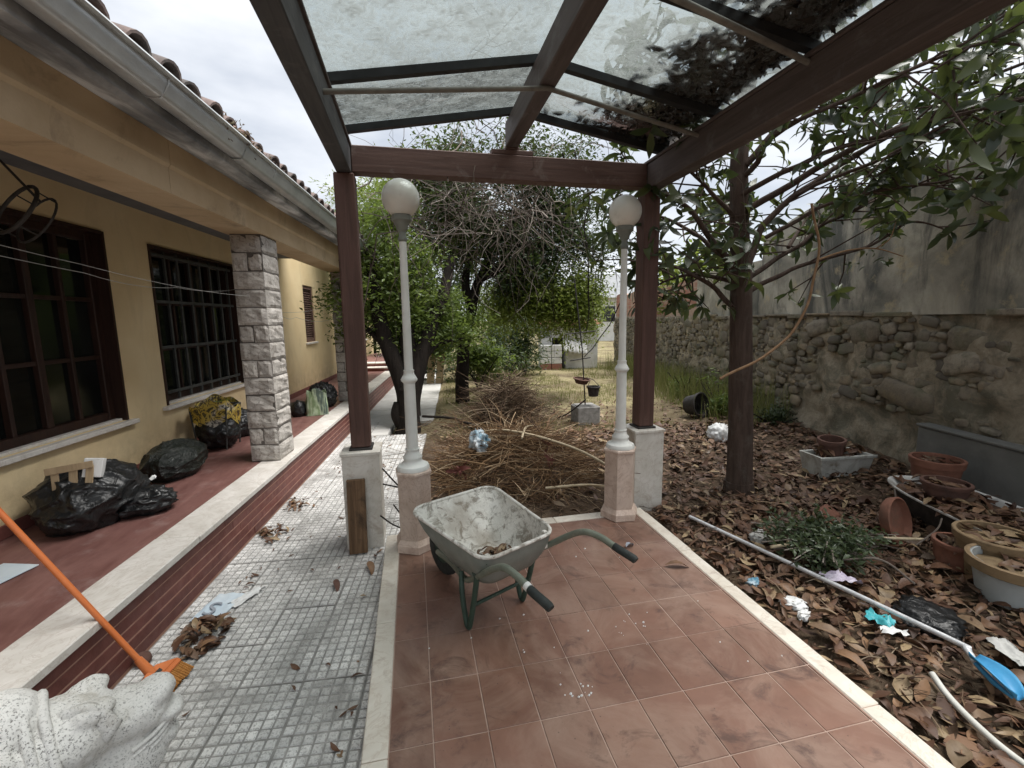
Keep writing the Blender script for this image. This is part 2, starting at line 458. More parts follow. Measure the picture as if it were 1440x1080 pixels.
    simple('film_turquoise', (.03, .33, .38), (.10, .50, .54), 9, .35, 40, .3)
    simple('film_white', (.62, .63, .62), (.80, .81, .80), 9, .45, 40, .3, (.38, .34, .30), .33, 9)
    simple('film_purple', (.38, .32, .45), (.62, .58, .66), 16, .45, 40, .3)
    simple('film_blue', (.02, .17, .27), (.72, .75, .76), 5, .35, 40, .4)
    simple('film_paleblue', (.46, .56, .64), (.68, .75, .79), 5, .4, 40, .2)
    simple('film_grey', (.24, .27, .31), (.33, .36, .41), 9, .45, 40, .2)
    simple('paper_grey', (.42, .42, .40), (.60, .60, .57), 10, .85, 40, .3, (.25, .22, .18), .35, 8)
    g = G('printed_sack')
    c = g.ramp(g.noise(5, 3, .5, .3), [(.42, (.48, .34, .05)), (.55, (.55, .42, .10)), (.60, (.55, .53, .47))])
    mk = g.ramp(g.noise(11, 2, .5, 2.6, g.mp(g.pos, (1, 1, .7))), [(.40, 0.), (.44, .9), (.50, .9), (.54, 0.)])
    c = g.mix(mk, c, (.035, .03, .025))
    MAT['printed_sack'] = g.done(c, .5, g.bump(g.noise(9, 5), .5, .02), 0., .3)
    g = G('striped_bag')
    c = g.ramp(g.noise(2.2, 3, .5, .5, g.mp(g.pos, (5, 5, .6))), [(.40, (.20, .27, .14)), (.5, (.42, .50, .34)), (.58, (.09, .12, .10))])
    MAT['striped_bag'] = g.done(c, .5, g.bump(g.noise(12, 5), .5, .02), 0., .3)
    simple('wire_grey', (.30, .30, .29), (.42, .42, .40), 20, .5)
    simple('dark_metal', (.022, .020, .019), (.055, .050, .046), 14, .65, 60, .2)
    simple('bar_grey', (.040, .042, .040), (.068, .070, .066), 14, .6, 60, .2)
    simple('shutter_brown', (.115, .065, .05), (.18, .11, .085), 10, .7, 60, .2)
    simple('roof_red', (.20, .085, .06), (.33, .15, .105), 8, .9, 60, .3, (.16, .12, .1), .4, 3)
    simple('neighbour_grey', (.24, .25, .26), (.34, .35, .35), 4, .9)
    simple('brick_orange', (.40, .17, .09), (.50, .24, .14), 12, .9, 60, .4)
build_materials()

# ------------------------------------------------------------------ mesh helper
class MB:
    def __init__(s):
        s.v, s.f, s.mi = [], [], []
    def add(s, vs, fs, mi=0):
        o = len(s.v)
        s.v.extend(vs)
        s.f.extend([tuple(i + o for i in f) for f in fs])
        s.mi.extend([mi] * len(fs))
    def box(s, x0, x1, y0, y1, z0, z1, ch=0., M=None, mi=0):
        """box with chamfered edges"""
        if ch <= 0:
            vs = [(x, y, z) for z in (z0, z1) for y in (y0, y1) for x in (x0, x1)]
            fs = [(0, 2, 3, 1), (4, 5, 7, 6), (0, 1, 5, 4), (2, 6, 7, 3), (0, 4, 6, 2), (1, 3, 7, 5)]
        else:
            vs, idx = [], {}
            X, Y, Z = (x0, x1), (y0, y1), (z0, z1)
            for i in (0, 1):
                for j in (0, 1):
                    for k in (0, 1):
                        sx, sy, sz = 1 - 2 * i, 1 - 2 * j, 1 - 2 * k
                        for a in range(3):
                            p = [X[i] + sx * ch, Y[j] + sy * ch, Z[k] + sz * ch]
                            p[a] = (X[i], Y[j], Z[k])[a]
                            idx[i, j, k, a] = len(vs)
                            vs.append(tuple(p))
            q = lambda *l: tuple(idx[t] for t in l)
            fs = []
            for i in (0, 1):
                f = q((i, 0, 0, 0), (i, 1, 0, 0), (i, 1, 1, 0), (i, 0, 1, 0)); fs.append(f if i else f[::-1])
                f = q((0, i, 0, 1), (0, i, 1, 1), (1, i, 1, 1), (1, i, 0, 1)); fs.append(f if i else f[::-1])
                f = q((0, 0, i, 2), (1, 0, i, 2), (1, 1, i, 2), (0, 1, i, 2)); fs.append(f if i else f[::-1])
            for i in (0, 1):
                for j in (0, 1):
                    f = q((i, j, 0, 0), (i, j, 0, 1), (i, j, 1, 1), (i, j, 1, 0)); fs.append(f if i ^ j else f[::-1])
                    f = q((i, 0, j, 0), (i, 0, j, 2), (i, 1, j, 2), (i, 1, j, 0)); fs.append(f[::-1] if i ^ j else f)
                    f = q((0, i, j, 1), (0, i, j, 2), (1, i, j, 2), (1, i, j, 1)); fs.append(f if i ^ j else f[::-1])
                    for k in (0, 1):
                        f = q((i, j, k, 0), (i, j, k, 1), (i, j, k, 2)); fs.append(f if (i + j + k) % 2 else f[::-1])
        if M is not None:
            vs = [tuple(M @ V(p)) for p in vs]
        s.add(vs, fs, mi)
    def tube(s, pts, r, n=8, caps=True, mi=0):
        pts = [V(p) for p in pts]
        m = len(pts)
        rr = r if isinstance(r, (list, tuple)) else [r] * m
        vs, fs = [], []
        up = None
        for i, p in enumerate(pts):
            d = (pts[min(i + 1, m - 1)] - pts[max(i - 1, 0)])
            d = d.normalized() if d.length > 1e-9 else V((0, 0, 1))
            if up is None:
                up = d.orthogonal().normalized()
            up = up - d * up.dot(d)
            up = up.normalized() if up.length > 1e-6 else d.orthogonal().normalized()
            sd = d.cross(up)
            for k in range(n):
                a = 2 * math.pi * k / n
                vs.append(tuple(p + (up * math.cos(a) + sd * math.sin(a)) * rr[i]))
        for i in range(m - 1):
            for k in range(n):
                k2 = (k + 1) % n
                fs.append((i * n + k, i * n + k2, (i + 1) * n + k2, (i + 1) * n + k))
        if caps:
            fs.append(tuple(range(n))[::-1])
            fs.append(tuple((m - 1) * n + k for k in range(n)))
        s.add(vs, fs, mi)
    def lathe(s, prof, n=24, c=(0, 0, 0), rot=0., mi=0, M=None, caps=True):
        vs, fs = [], []
        for r, z in prof:
            for k in range(n):
                a = 2 * math.pi * k / n + rot
                p = V((r * math.cos(a), r * math.sin(a), z))
                p = (M @ p) if M is not None else p
                vs.append((p.x + c[0], p.y + c[1], p.z + c[2]))
        for i in range(len(prof) - 1):
            for k in range(n):
                k2 = (k + 1) % n
                fs.append((i * n + k, i * n + k2, (i + 1) * n + k2, (i + 1) * n + k))
        if caps:
            fs.append(tuple(range(n))[::-1])
            fs.append(tuple((len(prof) - 1) * n + k for k in range(n)))
        s.add(vs, fs, mi)
    def sheet(s, fn, nu, nv, mi=0):
        vs = [tuple(fn(i / nu, j / nv)) for j in range(nv + 1) for i in range(nu + 1)]
        fs = [(j * (nu + 1) + i, j * (nu + 1) + i + 1, (j + 1) * (nu + 1) + i + 1, (j + 1) * (nu + 1) + i) for j in range(nv) for i in range(nu)]
        s.add(vs, fs, mi)
    def mesh(s, name, mat, smooth=None):
        me = bpy.data.meshes.new(name)
        me.from_pydata(s.v, [], s.f)
        mats = mat if isinstance(mat, (list, tuple)) else [mat]
        for k in mats:
            me.materials.append(MAT[k])
        if len(mats) > 1:
            me.polygons.foreach_set('material_index', s.mi)
        if smooth is not None:
            me.shade_smooth()
            if smooth < 180:
                me.set_sharp_from_angle(angle=RAD(smooth))
        me.update()
        return me
    def build(s, name, mat, parent=None, smooth=None, loc=None, rot=None):
        return link(name, s.mesh(name, mat, smooth), parent, loc, rot)

def link(name, me, parent=None, loc=None, rot=None):
    o = bpy.data.objects.new(name, me)
    col.objects.link(o)
    o.parent = parent
    if loc is not None:
        o.location = loc
    if rot is not None:
        o.rotation_euler = rot
    return o
def tag(o, label, cat, group=None):
    o['label'] = label
    o['category'] = cat
    if group:
        o['group'] = group
    return o
def struct(o):
    o['kind'] = 'structure'
    return o
def stuff(o, label=None, cat=None):
    o['kind'] = 'stuff'
    if label:
        o['label'] = label
        o['category'] = cat
    return o
def empty(name, label, cat, loc=(0, 0, 0), rz=0., group=None):
    o = bpy.data.objects.new(name, None)
    col.objects.link(o)
    o.location = loc
    o.rotation_euler = (0, 0, rz)
    o.empty_display_size = .1
    return tag(o, label, cat, group)
def B(name, mat, parent, *a, ch=.004, M=None):
    m = MB()
    m.box(*a, ch=ch, M=M)
    return m.build(name, mat, parent)
def fbm(p, s=1., o=4):
    return noise.fractal(V(p) * s, 1., 2., o)
def lerp(a, b, t):
    return a + (b - a) * t
def sstep(a, b, x):
    t = min(max((x - a) / (b - a), 0), 1)
    return t * t * (3 - 2 * t)

# ================================================================== SETTING
def path_right(y):
    return -1.635 + .0925 * y + 1.16
def gh(x, y):
    """height of the soil"""
    z = -.10 + .022 * fbm((x, y, 0), 1.3, 4)
    z += .10 * sstep(3.3, 5.2, x - .1 * y) * sstep(9, 5, y)
    p = sstep(path_right(y) + .10, path_right(y) - .04, x)
    z = lerp(z, -.23, p)
    if y < 3.6:
        q = sstep(1.98, 1.80, x) * sstep(3.52, 3.36, y)
        z = lerp(z, min(z, -.24), q)
    return z
xs = sorted(set([-300, -120, -50, -20, -8, -4] + [round(-3 + .15 * i, 3) for i in range(81)] + [10, 12, 15, 20, 40, 100, 300]))
ys = sorted(set([-300, -100, -30, -8, -3] + [round(-1.5 + .15 * i, 3) for i in range(140)] + [21, 24, 28, 40, 80, 160, 400]))
m = MB()
m.v = [(x, y, gh(x, y)) for y in ys for x in xs]
nx = len(xs)
m.f = [(j * nx + i, j * nx + i + 1, (j + 1) * nx + i + 1, (j + 1) * nx + i) for j in range(len(ys) - 1) for i in range(nx - 1)]
ground = struct(m.build('ground', 'soil', smooth=180))

# ---- patio with individually laid tiles and a marble kerb
m = MB()
m.box(-.248, 1.815, -1.3, 3.315, -.22, -.0035)
patio = struct(m.build('patio', 'grout'))
tile_cols = [-.155, .01] + [.01 + .213 * i for i in range(1, 9)]
tile_cols = [c for c in tile_cols if c < 1.72] + [1.728]
tile_rows = [3.215] + [2.74 + .005 - .30 * i for i in range(-1, 14)]
tile_rows = sorted(set([round(r, 3) for r in tile_rows if r <= 3.215]), reverse=True)
tmesh = {}
for j in range(len(tile_rows) - 1):
    for i in range(len(tile_cols) - 1):
        x0, x1, y1, y0 = tile_cols[i], tile_cols[i + 1], tile_rows[j], tile_rows[j + 1]
        w, h = round(x1 - x0 - .005, 3), round(y1 - y0 - .005, 3)
        if (w, h) not in tmesh:
            k = MB()
            k.box(-w / 2, w / 2, -h / 2, h / 2, -.018, 0, ch=.0015)
            tmesh[w, h] = k.mesh('floor_tile', 'terracotta_tile')
        o = link('floor_tile', tmesh[w, h], patio, ((x0 + x1) / 2, (y0 + y1) / 2, rnd.uniform(-.0012, .0008)), (rnd.uniform(-.003, .003), rnd.uniform(-.003, .003), 0))
def kerb(x0, x1, y0, y1):
    B('kerb_slab', 'marble_kerb', patio, x0, x1, y0, y1, -.13, .002 + rnd.uniform(-.002, .003), ch=.004)
y = 3.217
for L in (.92, .78, .98, .86, .97):
    kerb(-.253 + rnd.uniform(-.003, .003), -.158, y - L + .003, y); y -= L
y = 3.217
for L in (.62, .44, .86, .80, .72, 1.06):
    kerb(1.731, 1.822 + rnd.uniform(-.004, .004), y - L + .003, y); y -= L
x = -.253
for L in (.56, .74, .775):
    kerb(x, x + L - .003, 3.22, 3.318); x += L
# crumbs and grit swept over the tiles
m = MB()
for cx, cy, n, sd in ((.62, 1.66, 12, .045), (1.05, 2.0, 12, .06), (.5, 1.75, 5, .12), (1.2, 1.8, 6, .3), (.2, 2.0, 5, .25), (1.0, 2.5, 7, .4)):
    for _ in range(n):
        px, py, r = cx + rnd.gauss(0, sd), cy + rnd.gauss(0, sd), rnd.uniform(.002, .008)
        if not (-.1 < px < 1.7 and py < 3.1):
            continue
        m.add([(px - r, py, .001), (px + r, py + r * .4, .001), (px, py - r, .001), (px, py + r, .001), (px, py, .001 + r)], [(0, 2, 4), (2, 1, 4), (1, 3, 4), (3, 0, 4)])
stuff(m.build('grit', 'film_white'), 'pale crumbs and grit scattered over the terracotta patio tiles', 'grit')

# ---- house frame: local x points away from the wall to the garden, local y runs along the house
H_O, H_ROT = V((-1.635, 0, 0)), math.atan2(-.0925, .9957)
PZ = .25       # porch level
WB = -1.29     # wall plane
GZ = -.13      # path level
HM = Matrix.Translation(H_O) @ Matrix.Rotation(H_ROT, 4, 'Z')
def hw(x, y, z):
    return HM @ V((x, y, z))

# ---- path: cement tiles with a relief of small squares
k = MB()
k.box(-.07, 1.50, -.9, 3.55, GZ - .1, GZ - .014)
k.box(-.07, 1.13, 3.55, 7.03, GZ - .1, GZ - .014)
k.box(-.07, .55, 7.03, 7.95, GZ - .1, GZ - .02)
k.box(-.07, 1.20, 7.95, 15.8, GZ - .1, GZ - .02)
path = struct(k.build('path', 'paving_joint', None, None, H_O, (0, 0, H_ROT)))
T, NC = .30, 6
k = MB()
k.box(-T / 2 + .001, T / 2 - .001, -T / 2 + .001, T / 2 - .001, -.02, -.0055, mi=1)
cs = (T - .006) / NC
for i in range(NC):
    for j in range(NC):
        x0, y0 = -T / 2 + .003 + i * cs + .003, -T / 2 + .003 + j * cs + .003
        x1, y1 = x0 + cs - .006, y0 + cs - .006
        e = .0045
        jz = rnd.uniform(-.001, .001)
        k.add([(x0, y0, -.008), (x1, y0, -.008), (x1, y1, -.008), (x0, y1, -.008), (x0 + e, y0 + e, jz), (x1 - e, y0 + e, jz), (x1 - e, y1 - e, jz), (x0 + e, y1 - e, jz)],
              [(4, 5, 6, 7), (0, 1, 5, 4), (1, 2, 6, 5), (2, 3, 7, 6), (3, 0, 4, 7)])
pav = k.mesh('paving_tile', ['paving_cell', 'paving_joint'])
for r in range(-2, 23):
    for c in range(5):
        x, y = -.06 + T * (c + .5), .13 + T * (r + .5)
        if c == 4 and y > 3.4:
            continue
        if c == 3 and y > 3.4 and rnd.random() < .08:
            continue
        link('paving_tile', pav, path, (x, y, GZ + rnd.uniform(-.003, .002)), (rnd.uniform(-.006, .006), rnd.uniform(-.006, .006), rnd.choice((0, math.pi / 2, math.pi))))
y = 7.04
while y < 15.6:
    L = rnd.uniform(.95, 1.15)
    x1 = .54 if y < 7.5 else 1.19
    if y < 7.5:
        L = .90
    B('path_slab', 'slab_white', path, -.055, x1 / 2 - .004, y, y + L - .012, GZ - .05, GZ + rnd.uniform(-.004, .006), ch=.006)
    B('path_slab', 'slab_white', path, x1 / 2 + .004, x1, y, y + L - .012, GZ - .05, GZ + rnd.uniform(-.004, .006), ch=.006)
    y += L

# ================================================================== HOUSE
house = empty('house', 'low yellow house with raised red porch, stone pillars and barrel-tiled eave', 'house', H_O, H_ROT)
# porch slab, marble edge, ribbed riser
B('porch_floor', 'porch_red', house, -1.295, -.305, -.9, 12.6, GZ - .08, PZ - .004, ch=0)
B('porch_base', 'riser_joint', house, -.30, -.0685, -.9, 12.6, GZ - .08, PZ - .045, ch=0)
y = -.9
for L in [1.24, 1.46, 1.30, 1.52, 1.34, 1.42, 1.4, 1.36, 1.42, 1.04]:
    B('marble_slab', 'marble_white', house, -.302, -.04 + rnd.uniform(-.004, .004), y, y + L - .004, PZ - .042, PZ + rnd.uniform(0, .003), ch=.005)
    y += L
nr = 5
hh = (PZ - .045 - GZ) / nr
for r in range(nr):
    z0 = GZ + r * hh
    y = -.9 - r * .11
    while y < 12.5:
        L = 2.4
        B('riser_tile', 'riser_red', house, -.09, -.066 + rnd.uniform(-.001, .001), max(y, -.9), min(y + L - .003, 12.6), z0 + .005, z0 + hh - .004, ch=.0015)
        y += L
pl = B('cover_plate', 'plastic_white', house, -.066, -.058, 1.84, 2.0, -.09, .09, ch=.003)
for (yy, zz) in ((1.86, .07), (1.98, .07)):
    k = MB(); k.lathe([(.006, 0), (.006, .003), (.003, .004)], 8, (0, 0, 0), M=Matrix.Rotation(RAD(90), 3, 'Y')); k.build('screw', 'dark_metal', pl, None, (-.058, yy, zz))
# wall with two window openings
W1 = (2.62, 4.47, .76, 2.37)
W2 = (5.03, 6.72, .78, 2.36)
W3 = (9.50, 10.12, 1.19, 2.31)
W4 = (14.1, 15.5, 1.02, 1.98)
TOP = 2.75
k = MB()
def wallpiece(y0, y1, z0, z1):
    k.box(WB - .28, WB, y0, y1, z0, z1)
edges = [(-.9, None), W1, W2, W3, W4, (16.7, None)]
prev = -.9
for w in (W1, W2, W3, W4):
    wallpiece(prev, w[0], -.2, TOP if w[0] < 9 else 3.0)
    wallpiece(w[0], w[1], -.2, w[2])
    wallpiece(w[0], w[1], w[3], TOP if w[0] < 9 else 3.0)
    prev = w[1]
wallpiece(prev, 16.7, -.2, 3.0)
k.box(WB - 3.5, WB - .281, 16.45, 16.7, -.2, 3.0)
k.build('wall', 'yellow_plaster', house)
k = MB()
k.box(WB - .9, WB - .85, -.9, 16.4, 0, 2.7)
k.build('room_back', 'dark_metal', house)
for (a, b) in ((-.9, 12.6),):
    B('skirting', 'skirting_red', house, WB, WB + .014, a, b, PZ - .003, PZ + .085, ch=.003)
# ceiling, beam, eave
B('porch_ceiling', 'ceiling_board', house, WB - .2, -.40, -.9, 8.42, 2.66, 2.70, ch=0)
k = MB()
prof = [(-.42, 2.40), (-.10, 2.40), (-.10, 2.55), (-.085, 2.57), (-.085, 2.715), (-.42, 2.715)]
segs = [-.9, 3.335, 8.45]
for a, b in zip(segs[:-1], segs[1:]):
    k = MB()
    n = len(prof)
    k.add([(x, y, z) for y in (a + .003, b - .003) for x, z in prof], [tuple(range(n)), tuple(range(n, 2 * n))[::-1]] + [(i, i + n, (i + 1) % n + n, (i + 1) % n) for i in range(n)])
    k.build('porch_beam', 'beam_plaster', house)
k = MB()
prof = [(-.42, 2.717), (-.086, 2.717), (-.02, 2.700), (.05, 2.668), (.10, 2.652), (.136, 2.664), (.136, 2.75), (-.42, 2.84)]
n = len(prof)
k.add([(x, y, z) for y in (-.9, 8.55) for x, z in prof], [tuple(range(n)), tuple(range(n, 2 * n))[::-1]] + [(i, i + n, (i + 1) % n + n, (i + 1) % n) for i in range(n)])
k.build('eave', 'eave_concrete', house, 35)
# gutter in lengths with a joint
def gutter(y0, y1, dz=0):
    k = MB()
    pts = [(.138, 2.80), (.140, 2.73), (.150, 2.712), (.165, 2.706), (.215, 2.706), (.228, 2.712), (.236, 2.726), (.244, 2.745), (.254, 2.76), (.262, 2.778), (.263, 2.80), (.270, 2.812), (.284, 2.814), (.290, 2.802), (.281, 2.792), (.272, 2.797)]
    inn = [(.257, 2.80), (.256, 2.78), (.238, 2.748), (.228, 2.725), (.215, 2.712), (.165, 2.712), (.150, 2.72), (.145, 2.80)]
    pr = pts[:-1] + inn
    n = len(pr)
    k.add([(x, y, z + dz) for y in (y0, y1) for x, z in pr], [(i, i + n, (i + 1) % n + n, (i + 1) % n) for i in range(n)])
    return k.build('gutter', 'gutter_metal', house, 50)
gutter(-.9, 3.62)
gutter(3.60, 8.6, -.008)
for yy in (.4, 1.6, 2.75, 4.1, 5.3, 6.5, 7.7):
    k = MB()
    k.tube([(.134, yy, 2.79), (.137, yy, 2.72), (.16, yy, 2.703), (.22, yy, 2.703), (.24, yy, 2.725), (.262, yy, 2.765), (.27, yy, 2.80)], .004, 6)
    k.build('gutter_bracket', 'gutter_metal', house, 60)
# roof: boards with rows of barrel tiles
roof = MB()
sl = math.tan(RAD(19))
roof.add([(.16, y, 2.80) for y in (-.9, 8.6)] + [(-2.6, y, 2.80 + 2.76 * sl) for y in (-.9, 8.6)] + [(.16, y, 2.76) for y in (-.9, 8.6)] + [(-2.6, y, 2.76 + 2.76 * sl) for y in (-.9, 8.6)],
         [(0, 1, 3, 2), (4, 6, 7, 5), (0, 4, 5, 1), (1, 5, 7, 3), (0, 2, 6, 4)])
roof = roof.build('roof', 'eave_concrete', house)
def barrel(flip):
    k = MB()
    L, r0, r1, t = .46, .098, .080, .014
    for (y, r) in ((0, r0), (L, r1)):
        for rr in (r, r - t):
            for i in range(9):
                a = math.pi * i / 8
                zz = rr * math.sin(a) * .95
                k.v.append((-y, rr * math.cos(a), -zz + .075 if flip else zz))
    q = lambda ring, i: ring * 9 + i
    f = []
    for i in range(8):
        f += [(q(0, i), q(0, i + 1), q(2, i + 1), q(2, i)), (q(1, i), q(3, i), q(3, i + 1), q(1, i + 1)), (q(0, i), q(1, i), q(1, i + 1), q(0, i + 1))]
    f += [(q(0, 0), q(2, 0), q(3, 0), q(1, 0)), (q(0, 8), q(1, 8), q(3, 8), q(2, 8))]
    k.f = f if not flip else [x[::-1] for x in f]
    k.mi = [0] * len(f)
    return k.mesh('roof_tile', 'roof_tile', 50)
bu, bd = barrel(False), barrel(True)
y = -.75
i = 0
while y < 8.5:
    for row in range(3):
        for me, dy, dz in ((bu, 0, .045), (bd, .112, .012)):
            x = .215 - row * .38 + rnd.uniform(-.018, .018) - (.0 if me is bu else .015)
            link('roof_tile', me, roof, (x, y + dy + rnd.uniform(-.008, .008), 2.80 + (.16 - x) * sl + dz + row * .002), (rnd.uniform(-.05, .05), RAD(19) + rnd.uniform(-.02, .02), rnd.uniform(-.04, .04)))
    y += .224
# pillars of rock-faced blocks
def rock_block(sx, sy, sz, seed, amp=.012, n=4, mt='pillar_stone', name='stone_block'):
    """box whose faces are gridded and pushed out unevenly"""
    bm = bmesh.new()
    bmesh.ops.create_cube(bm, size=1)
    bmesh.ops.subdivide_edges(bm, edges=bm.edges[:], cuts=n - 1, use_grid_fill=True)
    for v in bm.verts:
        c = v.co
        e = sum(1 for a in c if abs(abs(a) - .5) < 1e-4)
        p = V((c.x * sx, c.y * sy, c.z * sz))
        d = V([1 if a > .499 else -1 if a < -.499 else 0 for a in c])
        nn = fbm((p + V((seed * 3.7, seed * 1.3, seed))) * 14, 1, 3)
        if e == 1:
            p += d * (amp * (.55 + nn))
        else:
            p -= d * (amp * .25)
        v.co = p
    me = bpy.data.meshes.new(name)
    bm.to_mesh(me)
    bm.free()
    me.materials.append(MAT[mt])
    return me
blk_full = [rock_block(.272, .388, .1655, s, .016, 6) for s in range(4)]
blk_half = [rock_block(.1335, .388, .1655, 10 + s, .015, 5) for s in range(4)]
def pillar(y0, name='pillar'):
    k = MB()
    k.box(-.386, -.124, y0 + .012, y0 + .388, PZ, 2.40)
    p = k.build(name, 'mortar_dark', house)
    nrow = 13
    ch = (2.398 - PZ) / nrow
    for r in range(nrow):
        z = PZ + ch * (r + .5)
        fl = rnd.choice((0, math.pi))
        if r % 2 == 0 or rnd.random() < .15:
            link('stone_block', rnd.choice(blk_full), p, (-.255 + rnd.uniform(-.004, .004), y0 + .2 + rnd.uniform(-.004, .004), z), (0, 0, fl))
        else:
            link('stone_block', rnd.choice(blk_half), p, (-.321, y0 + .2 + rnd.uniform(-.006, .006), z), (0, 0, fl))
            link('stone_block', rnd.choice(blk_half), p, (-.189, y0 + .2 + rnd.uniform(-.006, .006), z), (0, 0, fl + math.pi))
    return p
pillar(4.68)
pillar(8.04)
# windows
def window(w, bars, rails, deep=.14, barmat='window_wood', grille=None, frame=.085):
    y0, y1, z0, z1 = w
    k = MB()
    xf, xb = WB - deep + .06, WB - deep - .0
    k.box(xb, xf, y0, y0 + frame, z0, z1, ch=.006)
    k.box(xb, xf, y1 - frame, y1, z0, z1, ch=.006)
    k.box(xb, xf, y0 + frame, y1 - frame, z0, z0 + frame, ch=.006)
    k.box(xb, xf, y0 + frame, y1 - frame, z1 - frame, z1, ch=.006)
    # architrave lining the reveal
    k.box(WB - deep + .061, WB + .012, y0 - .002, y0 + .022, z0, z1)
    k.box(WB - deep + .061, WB + .012, y1 - .022, y1 + .002, z0, z1)
    k.box(WB - deep + .061, WB + .012, y0 + .022, y1 - .022, z1 - .022, z1 + .002)
    win = k.build('window', 'window_wood', house)
    iy0, iy1, iz0, iz1 = y0 + frame, y1 - frame, z0 + frame, z1 - frame
    cols = [iy0 + (iy1 - iy0) * i / bars for i in range(bars + 1)]
    rows = [iz0 + (iz1 - iz0) * i / rails for i in range(rails + 1)]
    for c in range(1, bars):
        thick = .028 if (c % 2 == 0) else .016
        B('mullion', barmat, win, xb + .006, xf - .004, cols[c] - thick, cols[c] + thick, iz0, iz1, ch=.004)
    for r in range(1, rails):
        for c in range(bars):
            B('glazing_bar', barmat, win, xb + .008, xf - .012, cols[c] + (.028 if c and c % 2 == 0 else .016 if c else 0), cols[c + 1] - (.028 if (c + 1) % 2 == 0 and c + 1 < bars else .016 if c + 1 < bars else 0), rows[r] - .016, rows[r] + .016, ch=.003)
    for c in range(bars):
        for r in range(rails):
            k = MB()
            k.box(-.003, .003, cols[c] + .004, cols[c + 1] - .004, rows[r] + .003, rows[r + 1] - .003)
            k.build('pane', 'window_glass', win, None, (xb + .012, 0, 0), (0, 0, rnd.uniform(-.0015, .0015)))
    B('sill', 'marble_white', win, WB - deep + .062, WB + .055, y0 - .07, y1 + .07, z0 - .042, z0 - .004, ch=.005)
    B('inner_sill', 'marble_white', win, WB - deep + .064, WB - .02, y0 + .03, y1 - .03, z0 - .003, z0 + .02, ch=.004)
    if grille:
        nb, nrl = grille
        for i in range(nb):
            yy = y0 + .09 + (y1 - y0 - .18) * i / (nb - 1)
            B('grille_bar', 'bar_grey', win, WB - .055, WB - .033, yy - .014, yy + .014, z0 + .03, z1 - .03, ch=.003)
        for i in range(nrl):
            zz = z0 + .12 + (z1 - z0 - .2) * i / (nrl - 1)
            B('grille_rail', 'bar_grey', win, WB - .032, WB - .02, y0 + .03, y1 - .03, zz - .016, zz + .016, ch=.003)
    return win
window(W1, 6, 3)
window(W2, 4, 3, grille=(8, 4))
# far shuttered window with slats
y0, y1, z0, z1 = W3
k = MB()
k.box(WB - .10, WB - .02, y0, y0 + .06, z0, z1); k.box(WB - .10, WB - .02, y1 - .06, y1, z0, z1)
k.box(WB - .10, WB - .02, y0 + .06, y1 - .06, z0, z0 + .07); k.box(WB - .10, WB - .02, y0 + .06, y1 - .06, z1 - .07, z1)
k.box(WB - .12, WB - .1, y0, y1, z0, z1)
sh = k.build('shutter', 'shutter_brown', house)
ns = 22
for i in range(ns):
    zz = z0 + .09 + (z1 - z0 - .18) * i / (ns - 1)
    k = MB()
    k.box(-.022, .022, y0 + .062, y1 - .062, -.005, .005)
    k.build('slat', 'shutter_brown', sh, None, (WB - .055, 0, zz), (0, RAD(38), 0))
B('sill', 'marble_white', sh, WB - .02, WB + .03, y0 - .05, y1 + .05, z0 - .04, z0 - .002)
window(W4, 4, 2)
# far landing: two steps with pale nosings, eave above
for i in range(2):
    z = PZ + .1 * (i + 1)
    B('step', 'skirting_red', house, WB + .014, -.16, 12.601 + .34 * i, 13.4 if i == 0 else 16.6, PZ - .2, z - .03, ch=0)
    B('step_nosing', 'marble_white', house, WB + .014, -.14, 12.58 + .34 * i, 12.92 + .34 * i, z - .029, z, ch=.004)
B('landing_floor', 'porch_red', house, WB + .014, -.16, 13.262, 16.6, PZ + .171, PZ + .199, ch=0)
B('garden_step', 'skirting_red', house, -.155, -.02, 12.601, 16.6, GZ - .05, PZ + .12, ch=.01)
B('far_eave', 'roof_red', house, WB - .3, WB + .38, 13.0, 16.9, 2.16, 2.26, ch=.02)
# clothes lines strung along the porch
def wire(name, label, pts, r=.0018, sag=.03, mt='wire_grey', grp=None):
    P = []
    for a, b in zip(pts[:-1], pts[1:]):
        for i in range(8):
            t = i / 8
            P.append(lerp(V(a), V(b), t) - V((0, 0, sag * 4 * t * (1 - t))))
    P.append(V(pts[-1]))
    k = MB()
    k.tube(P, r, 5)
    return tag(k.build(name, mt), label, 'wire', grp)
wire('clothes_line', 'upper thin clothes line strung across the porch to the front pillar', [hw(-.55, 1.2, 2.19), hw(-.5, 3.1, 1.945), hw(-.25, 4.665, 1.84)])
wire('clothes_line', 'lower thin clothes line sagging in front of the barred windows', [hw(-.55, 1.2, 2.12), hw(-.52, 3.15, 1.90), hw(-.5, 4.0, 1.875), hw(-.42, 4.9, 1.93)])
wire('clothes_line', 'loose clothes line between the two stone pillars by the shuttered window', [hw(-.25, 5.09, 1.92), hw(-.6, 6.4, 1.72), hw(-.25, 8.03, 1.92)], .0022, .05)
wire('clothes_line', 'second slack clothes line hanging below the other beyond the front pillar', [hw(-.25, 5.09, 1.80), hw(-.5, 6.6, 1.66), hw(-.25, 8.03, 1.70)], .0022, .08)
